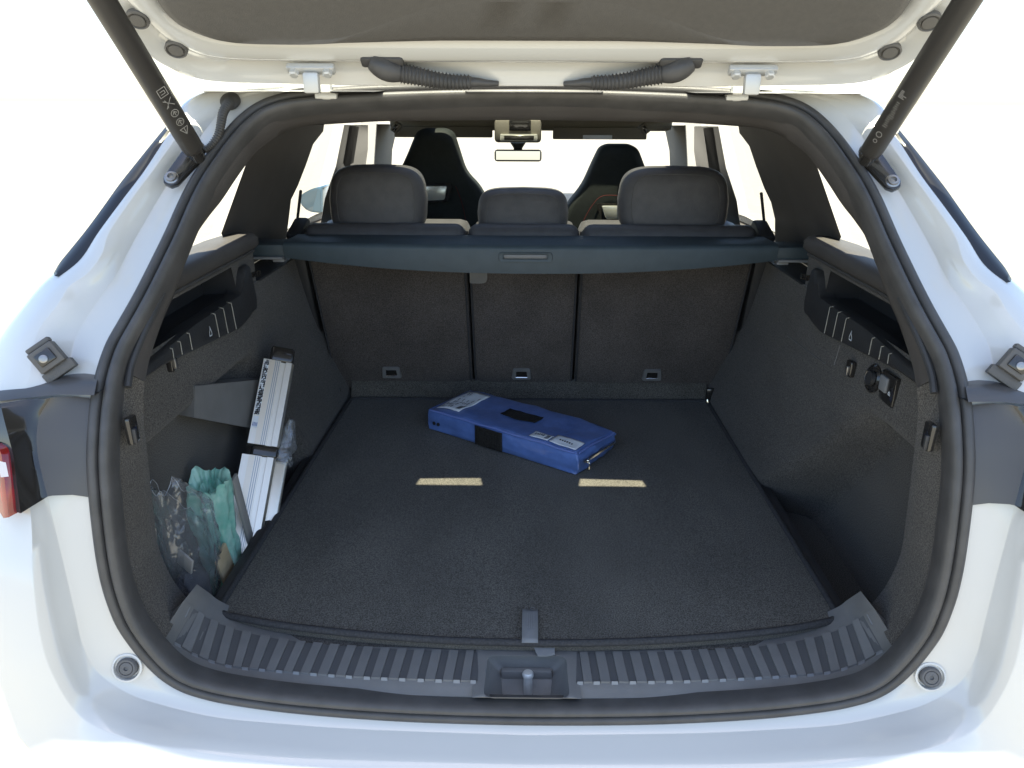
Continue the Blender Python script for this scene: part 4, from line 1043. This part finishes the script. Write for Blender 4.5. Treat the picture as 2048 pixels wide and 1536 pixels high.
for k in range(16):                            # ribs of the hook patch
    mb = MB(); u = .368 + k*.0112; mb.tube([pfront(u, .12, .0095), pfront(u, .94, .0095)], .0009, 5); mb.done('velcro_rib', 'velcro', pouch)
pr = MB(); pr2 = MB(); pr3 = MB()
for k in range(9):
    u = .052 + k*.016
    for j in range(6):
        if random.random() < .8:
            v0 = .16 + j*.11; v1 = v0 + .06 + .035*random.random()
            q = [surf(u, v0, .0042), surf(u+.005, v0, .0042), surf(u+.005, v1, .0042), surf(u, v1, .0042)]
            if random.random() < .55: pr.add(q, [(0, 1, 2, 3)])
for (u0, v0, u1, v1) in ((.155, .16, .185, .30), (.785, .06, .808, .17)):
    for k in range(3): (pr if u0 < .5 else pr2).add([surf(u0 + (u1-u0)*k/3, v0, .0043), surf(u0 + (u1-u0)*(k+.6)/3, v0, .0043), surf(u0 + (u1-u0)*(k+.6)/3, v1, .0043), surf(u0 + (u1-u0)*k/3, v1, .0043)], [(0, 1, 2, 3)])
for k in range(5): pr2.add([surf(.716 + .012*k, .10 + .02*(k % 2), .0043), surf(.722 + .012*k, .10, .0043), surf(.722 + .012*k, .155, .0043), surf(.716 + .012*k, .155, .0043)], [(0, 1, 2, 3)])
for k in range(6): pr3.add([surf(.865 + .014*k, .12, .0043), surf(.873 + .014*k, .12, .0043), surf(.873 + .014*k, .15, .0043), surf(.865 + .014*k, .15, .0043)], [(0, 1, 2, 3)])
for q_ in (pr, pr2, pr3): q_.done('label_print', 'ink', pouch)['kind'] = 'stuff'
mb = MB(); mb.tube([pl + ex*(L + .0135 - .001*abs(v-.5)) + ey*(v*W) + Vector((0, 0, HP*(.62 - .12*v))) for v in [.08 + .84*i/14 for i in range(15)]], .0024, 6); zp = mb.done('zip', 'binding', pouch)
mb = MB()
for k in range(34):
    v = .08 + .84*k/34; c = pl + ex*(L + .0155) + ey*(v*W) + Vector((0, 0, HP*(.62 - .12*v))); mb.box(c, (.0024, .0016, .0036), bev=0)
mb.done('zip_teeth', 'chrome', pouch)
c = pl + ex*(L + .017) + ey*(.12*W) + Vector((0, 0, HP*.62)); mb = MB(); mb.box(c, (.006, .012, .008), bev=.002); mb.box(c + Vector((.003, -.006, -.010)), (.003, .006, .016), bev=.001); mb.done('zip_pull', 'chrome', pouch)
for u in (.055, .085):
    mb = MB(); mb.lathe(pfront(u, .42, .0045), -ey, [(.0045, -.001), (.0045, .001), (.0022, .001), (.0022, -.001)], 14); mb.done('eyelet', 'ink', pouch)
# edge piping; its lighter blue stands for the highlights along the edges
mb = MB(); mb.tube([pl + ex*(u*L) - ey*.003 + Vector((0, 0, HP + .001 + noise.noise(Vector((u*7, 0, 2)))*.003)) for u in [.025 + .965*i/40 for i in range(41)]], .0022, 6); mb.done('edge_piping', 'blue_edge_highlight', pouch)
mb = MB(); mb.tube([pl + ex*(L*.985 + .004) + ey*(.002 + .002*math.sin(z*9)) + Vector((0, 0, HP*z)) for z in [i/10 for i in range(1, 11)]], .002, 6); mb.done('edge_piping', 'blue_edge_highlight', pouch)
mb = MB(); mb.tube([pl + ex*(L*.995 + .006) + ey*(W*v) + Vector((0, 0, HP*(1 - .17*sstep(.25, .9, v)))) for v in [.03 + .94*i/20 for i in range(21)]], .0022, 6); mb.done('edge_piping', 'blue_edge_highlight', pouch)

# ================================================================== FOLDED ALUMINIUM BAR
p_bot = ax(490, 1090, -.545); p_top = ax(562, 703, -.524)
AXV = (p_top - p_bot).normalized(); TL = (p_top - p_bot).length
view = (CAM - (p_bot + p_top)/2).normalized(); nb = (view - AXV*view.dot(AXV)).normalized(); wb = AXV.cross(nb).normalized()
if wb.x < 0: wb.negate()
# extend downwards to the niche floor
ext = (p_bot.z - .640)/AXV.z; p_bot = p_bot - AXV*ext; TL += ext
bar = thing('aluminium_bar', 'folded silver aluminium bar with printed sticker leaning in the side recess', 'bar', p_bot)
def seg(t0, t1, off, w, d, parent, warm):
    prof = [(-.5, 0, 0), (-.5, 1, 0), (-.19, 1, 1), (-.17, .9, 1), (-.15, 1, 2), (.06, 1, 2), (.07, .8, 3), (.22, .8, 3), (.23, 1, 4), (.42, 1, 4), (.5, .7, 4), (.5, 0, 4)]
    P0, P1 = p_bot + AXV*(TL*t0), p_bot + AXV*(TL*t1)
    mats_ = ('aluminium', 'alu_warm', 'aluminium', 'alu_groove', 'aluminium')
    mb = MB(); pr_ = [off + wb*(a*w) + nb*((b-1)*d) for a, b, c in prof]
    mb.prism([P0 + q for q in pr_], P1 - P0); o = mb.done('profile', 'aluminium', parent, 20)
    if warm:
        mb = MB(); mb.add([P0 + off + wb*(-.30*w) + nb*.0006, P0 + off + wb*(-.13*w) + nb*.0006, P1 + off + wb*(-.13*w) + nb*.0006, P1 + off + wb*(-.30*w) + nb*.0006], [(0, 1, 2, 3)]); mb.done('tinted_strip', 'alu_warm', parent)
    mb = MB()
    for a in (-.10, -.04, .02):
        mb.add([P0 + off + wb*((a-.012)*w) + nb*.0007, P0 + off + wb*((a+.012)*w) + nb*.0007, P1 + off + wb*((a+.012)*w) + nb*.0007, P1 + off + wb*((a-.012)*w) + nb*.0007], [(0, 1, 2, 3)])
    mb.done('grip_lines', 'alu_groove', parent)
W1 = .062
tj = .545
seg(tj + .03, .955, Vector(), W1, .030, bar, True)
seg(.0, tj - .02, wb*-.004 + nb*.004, W1*1.06, .030, bar, True)
def capblock(t0, t1, w, name, bev=.006):
    P0, P1 = p_bot + AXV*(TL*t0), p_bot + AXV*(TL*t1); M = Matrix((wb, nb, AXV)).transposed()
    mb = MB(); mb.box((P0+P1)/2 - nb*.014 + wb*.004, (w, .026, (P1-P0).length), M, bev=bev, seg=3); return mb.done(name, 'gloss_black', bar)
capblock(.953, 1.025, W1*.78, 'end_cap'); capblock(tj - .022, tj + .032, W1*.86, 'hinge_joint')
P0 = p_bot + AXV*(TL*.70) ; P1 = p_bot + AXV*(TL*.945)
q = [P0 + wb*(-.47*W1) + nb*.0009, P0 + wb*(-.31*W1) + nb*.0009, P1 + wb*(-.31*W1) + nb*.0009, P1 + wb*(-.47*W1) + nb*.0009]
mk('sticker', q, [(0, 1, 2, 3)], 'paper', bar)
pr = MB(); LL = (P1-P0).length
for k in range(26):                            # printed pictograms on the sticker
    f = k/26; o = P0 + AXV*(LL*(f + .012)) + nb*.0012
    for j in range(3):
        if random.random() < .72:
            a = -.455 + j*.048; mb_ = [(a*W1, 0), ((a + .03)*W1, .003*random.random()), ((a+.02)*W1, .005)]
            ribbon(pr, mb_, .0015 + .0012*random.random(), o, wb, AXV)
pr.done('sticker_print', 'ink', bar)
P2 = p_bot + AXV*(TL*.645); P3 = p_bot + AXV*(TL*.695)
mk('serial_label', [P2 + wb*(-.47*W1) + nb*.0009, P2 + wb*(-.31*W1) + nb*.0009, P3 + wb*(-.31*W1) + nb*.0009, P3 + wb*(-.47*W1) + nb*.0009], [(0, 1, 2, 3)], 'paper', bar)
pr = MB()
for k in range(4): ribbon(pr, [(-.45*W1 + k*.0025, .003), (-.45*W1 + k*.0025, .010)], .0014, P2 + nb*.0012, wb, AXV)
pr.done('serial_print', 'blue_fabric', bar)
# second bar section tucked beside the lower one, with its film sleeve
seg2o = wb*.036 - nb*.030
P0, P1 = p_bot + AXV*(TL*.02) + seg2o, p_bot + AXV*(TL*.53) + seg2o
M = Matrix((wb, nb, AXV)).transposed()
mb = MB(); mb.box((P0+P1)/2, (.034, .024, (P1-P0).length), M, bev=.006, seg=3); mb.done('folded_section', 'aluminium', bar)
mb = MB(); rows = []
S0 = p_bot + AXV*(TL*.51) + seg2o + wb*.006; S1 = p_bot + AXV*(TL*.72) + seg2o + wb*.010
for i in range(13):
    f = i/12; c = S0.lerp(S1, f); rr = .016*(1 - .75*f**3) + .001
    rows.append([c + (wb*math.cos(t)*rr*1.15 + nb*math.sin(t)*rr)*(1 + .35*noise.noise(Vector((math.cos(t)*2, math.sin(t)*2, f*6)))) for t in [2*math.pi*k/18 for k in range(18)]])
mb.grid(rows, True); mb.done('film_sleeve', 'film', bar, 25)

# ================================================================== CLEAR BAG WITH CONTENTS
bag = thing('plastic_bag', 'crumpled clear plastic bag of dark items standing in the side recess', 'plastic bag', (-.568, .105, .632))
def bag_top(y): return .945 - 1.15*max(0, y - .055) - .6*max(0, .05 - y)
mb = MB(); rows = []; NB = 72
def crumple(ct, st_, f):
    a = noise.noise(Vector((ct*1.3 + 3, st_*1.3, f*2.2)))
    r1 = 1 - abs(noise.noise(Vector((ct*2.4, st_*2.4 + 7, f*3.6 + a))))*2
    r2 = 1 - abs(noise.noise(Vector((ct*5 + 11, st_*5, f*7 + a*2))))*2
    return .22*a + .20*max(0, r1)**3 + .07*max(0, r2)**3 - .16
for i in range(41):
    f = i/40; row_ = []
    for k in range(NB):
        t = 2*math.pi*k/NB; ct, st_ = math.cos(t), math.sin(t)
        r_ = (1 + crumple(ct, st_, f))*(.84 + .28*f)
        x = -.570 + ct*.037*r_; y = .095 + st_*.066*r_
        x = max(-.608, min(-.5305, x)); y = max(.026, y)
        z = .632 + f*(bag_top(y) - .632) + .035*f*f*noise.noise(Vector((ct*2.2 + 2, st_*2.2, 1)))
        row_.append(Vector((x, y, z)))
    rows.append(row_)
# torn, folded-over mouth
last = rows[-1]; ctr = sum(last, Vector())/NB
rows.append([p.lerp(Vector((ctr.x, p.y, p.z)), .45) + Vector((0, 0, .012*noise.noise(p*40))) for p in last])
mb.grid(rows, True); mb.F.append(tuple(range(NB))); mb.done('bag_film', 'film', bag, 75)
c_ = MB(); c_.tube(rows[-1] + [rows[-1][0]], .0005, 4, False); c_.done('bag_mouth_glint', 'film_edge_glint', bag)  # pale line painted as the highlight on the film's rim
def blob(cx, cy, z0, z1, rx, ry, seed, name, m, par, n1=18, n2=30):
    mb = MB(); rows = []
    for i in range(n1+1):
        f = i/n1; row_ = []
        for k in range(n2):
            t = 2*math.pi*k/n2; kk = 1 + .30*noise.noise(Vector((math.cos(t)*2 + seed, math.sin(t)*2, f*5)))
            rr = 1 if f < .8 else 1 - (f-.8)*3.4
            row_.append(Vector((max(-.603, min(-.535, cx + math.cos(t)*rx*kk*rr)), max(.03, cy + math.sin(t)*ry*kk*rr), z0 + (z1-z0)*f)))
        rows.append(row_)
    mb.grid(rows, True); mb.F.append(tuple(range(n2))); mb.F.append(tuple(range(len(mb.V)-n2, len(mb.V)))); return mb.done(name, m, par, 40)
blob(-.574, .085, .634, .760, .024, .045, 9, 'dark_cloth', 'dark_cloth', bag)
mb = MB(); mb.box((-.541, .155, .715), (.006, .045, .085), Matrix.Rotation(R(18), 3, 'X'), bev=.001); mb.done('card_insert', 'card', bag)
mb = MB(); mb.box((-.555, .048, .80), (.034, .004, .030), Matrix.Rotation(R(-30), 3, 'Z') @ Matrix.Rotation(R(20), 3, 'Y'), bev=.001); mb.done('paper_slip', 'print_grey', bag)
# green packet behind the bag
gbn = thing('green_packet', 'pale green crinkled plastic packet poking up behind the clear bag', 'packet', (-.568, .222, .632))
mb = MB(); rows = []; NG = 60
for i in range(31):
    f = i/30; row_ = []
    for k in range(NG):
        t = 2*math.pi*k/NG; ct, st_ = math.cos(t), math.sin(t)
        fold = .22*f*noise.noise(Vector((ct*2.2, st_*2.2, f*1.5 + 4))) + .14*max(0, 1 - 2*abs(noise.noise(Vector((ct*3 + f*2, st_*3, f*5)))))**2
        kk = .86 + fold + .22*noise.noise(Vector((ct*2.5, st_*2.5, f*3)))
        x = -.570 + ct*.036*kk + .003*f; y = .208 - .014*f + st_*.037*kk
        z = .634 + f*(.238 + .016*st_) + .020*f*noise.noise(Vector((ct*1.6, st_*1.6, 7)))
        row_.append(Vector((max(-.608, min(-.531, x)), y, z)))
    rows.append(row_)
top = rows[-1]; ctr = sum(top, Vector())/NG
for f, dz in ((.82, -.004), (.62, -.026), (.42, -.012), (.25, -.034), (.06, -.020)):
    rows.append([ctr.lerp(p, f) + Vector((0, 0, dz + .012*noise.noise(p*60))) for i, p in enumerate(top)])
mb.grid(rows, True); mb.F.append(tuple(range(NG))); mb.done('packet_film', 'green_film', gbn, 60)
mb = MB(); mb.box((-.5365, .252, .760), (.006, .022, .20), Matrix.Rotation(R(12), 3, 'X'), bev=.001); mb.done('packet_card', 'print_grey', gbn)
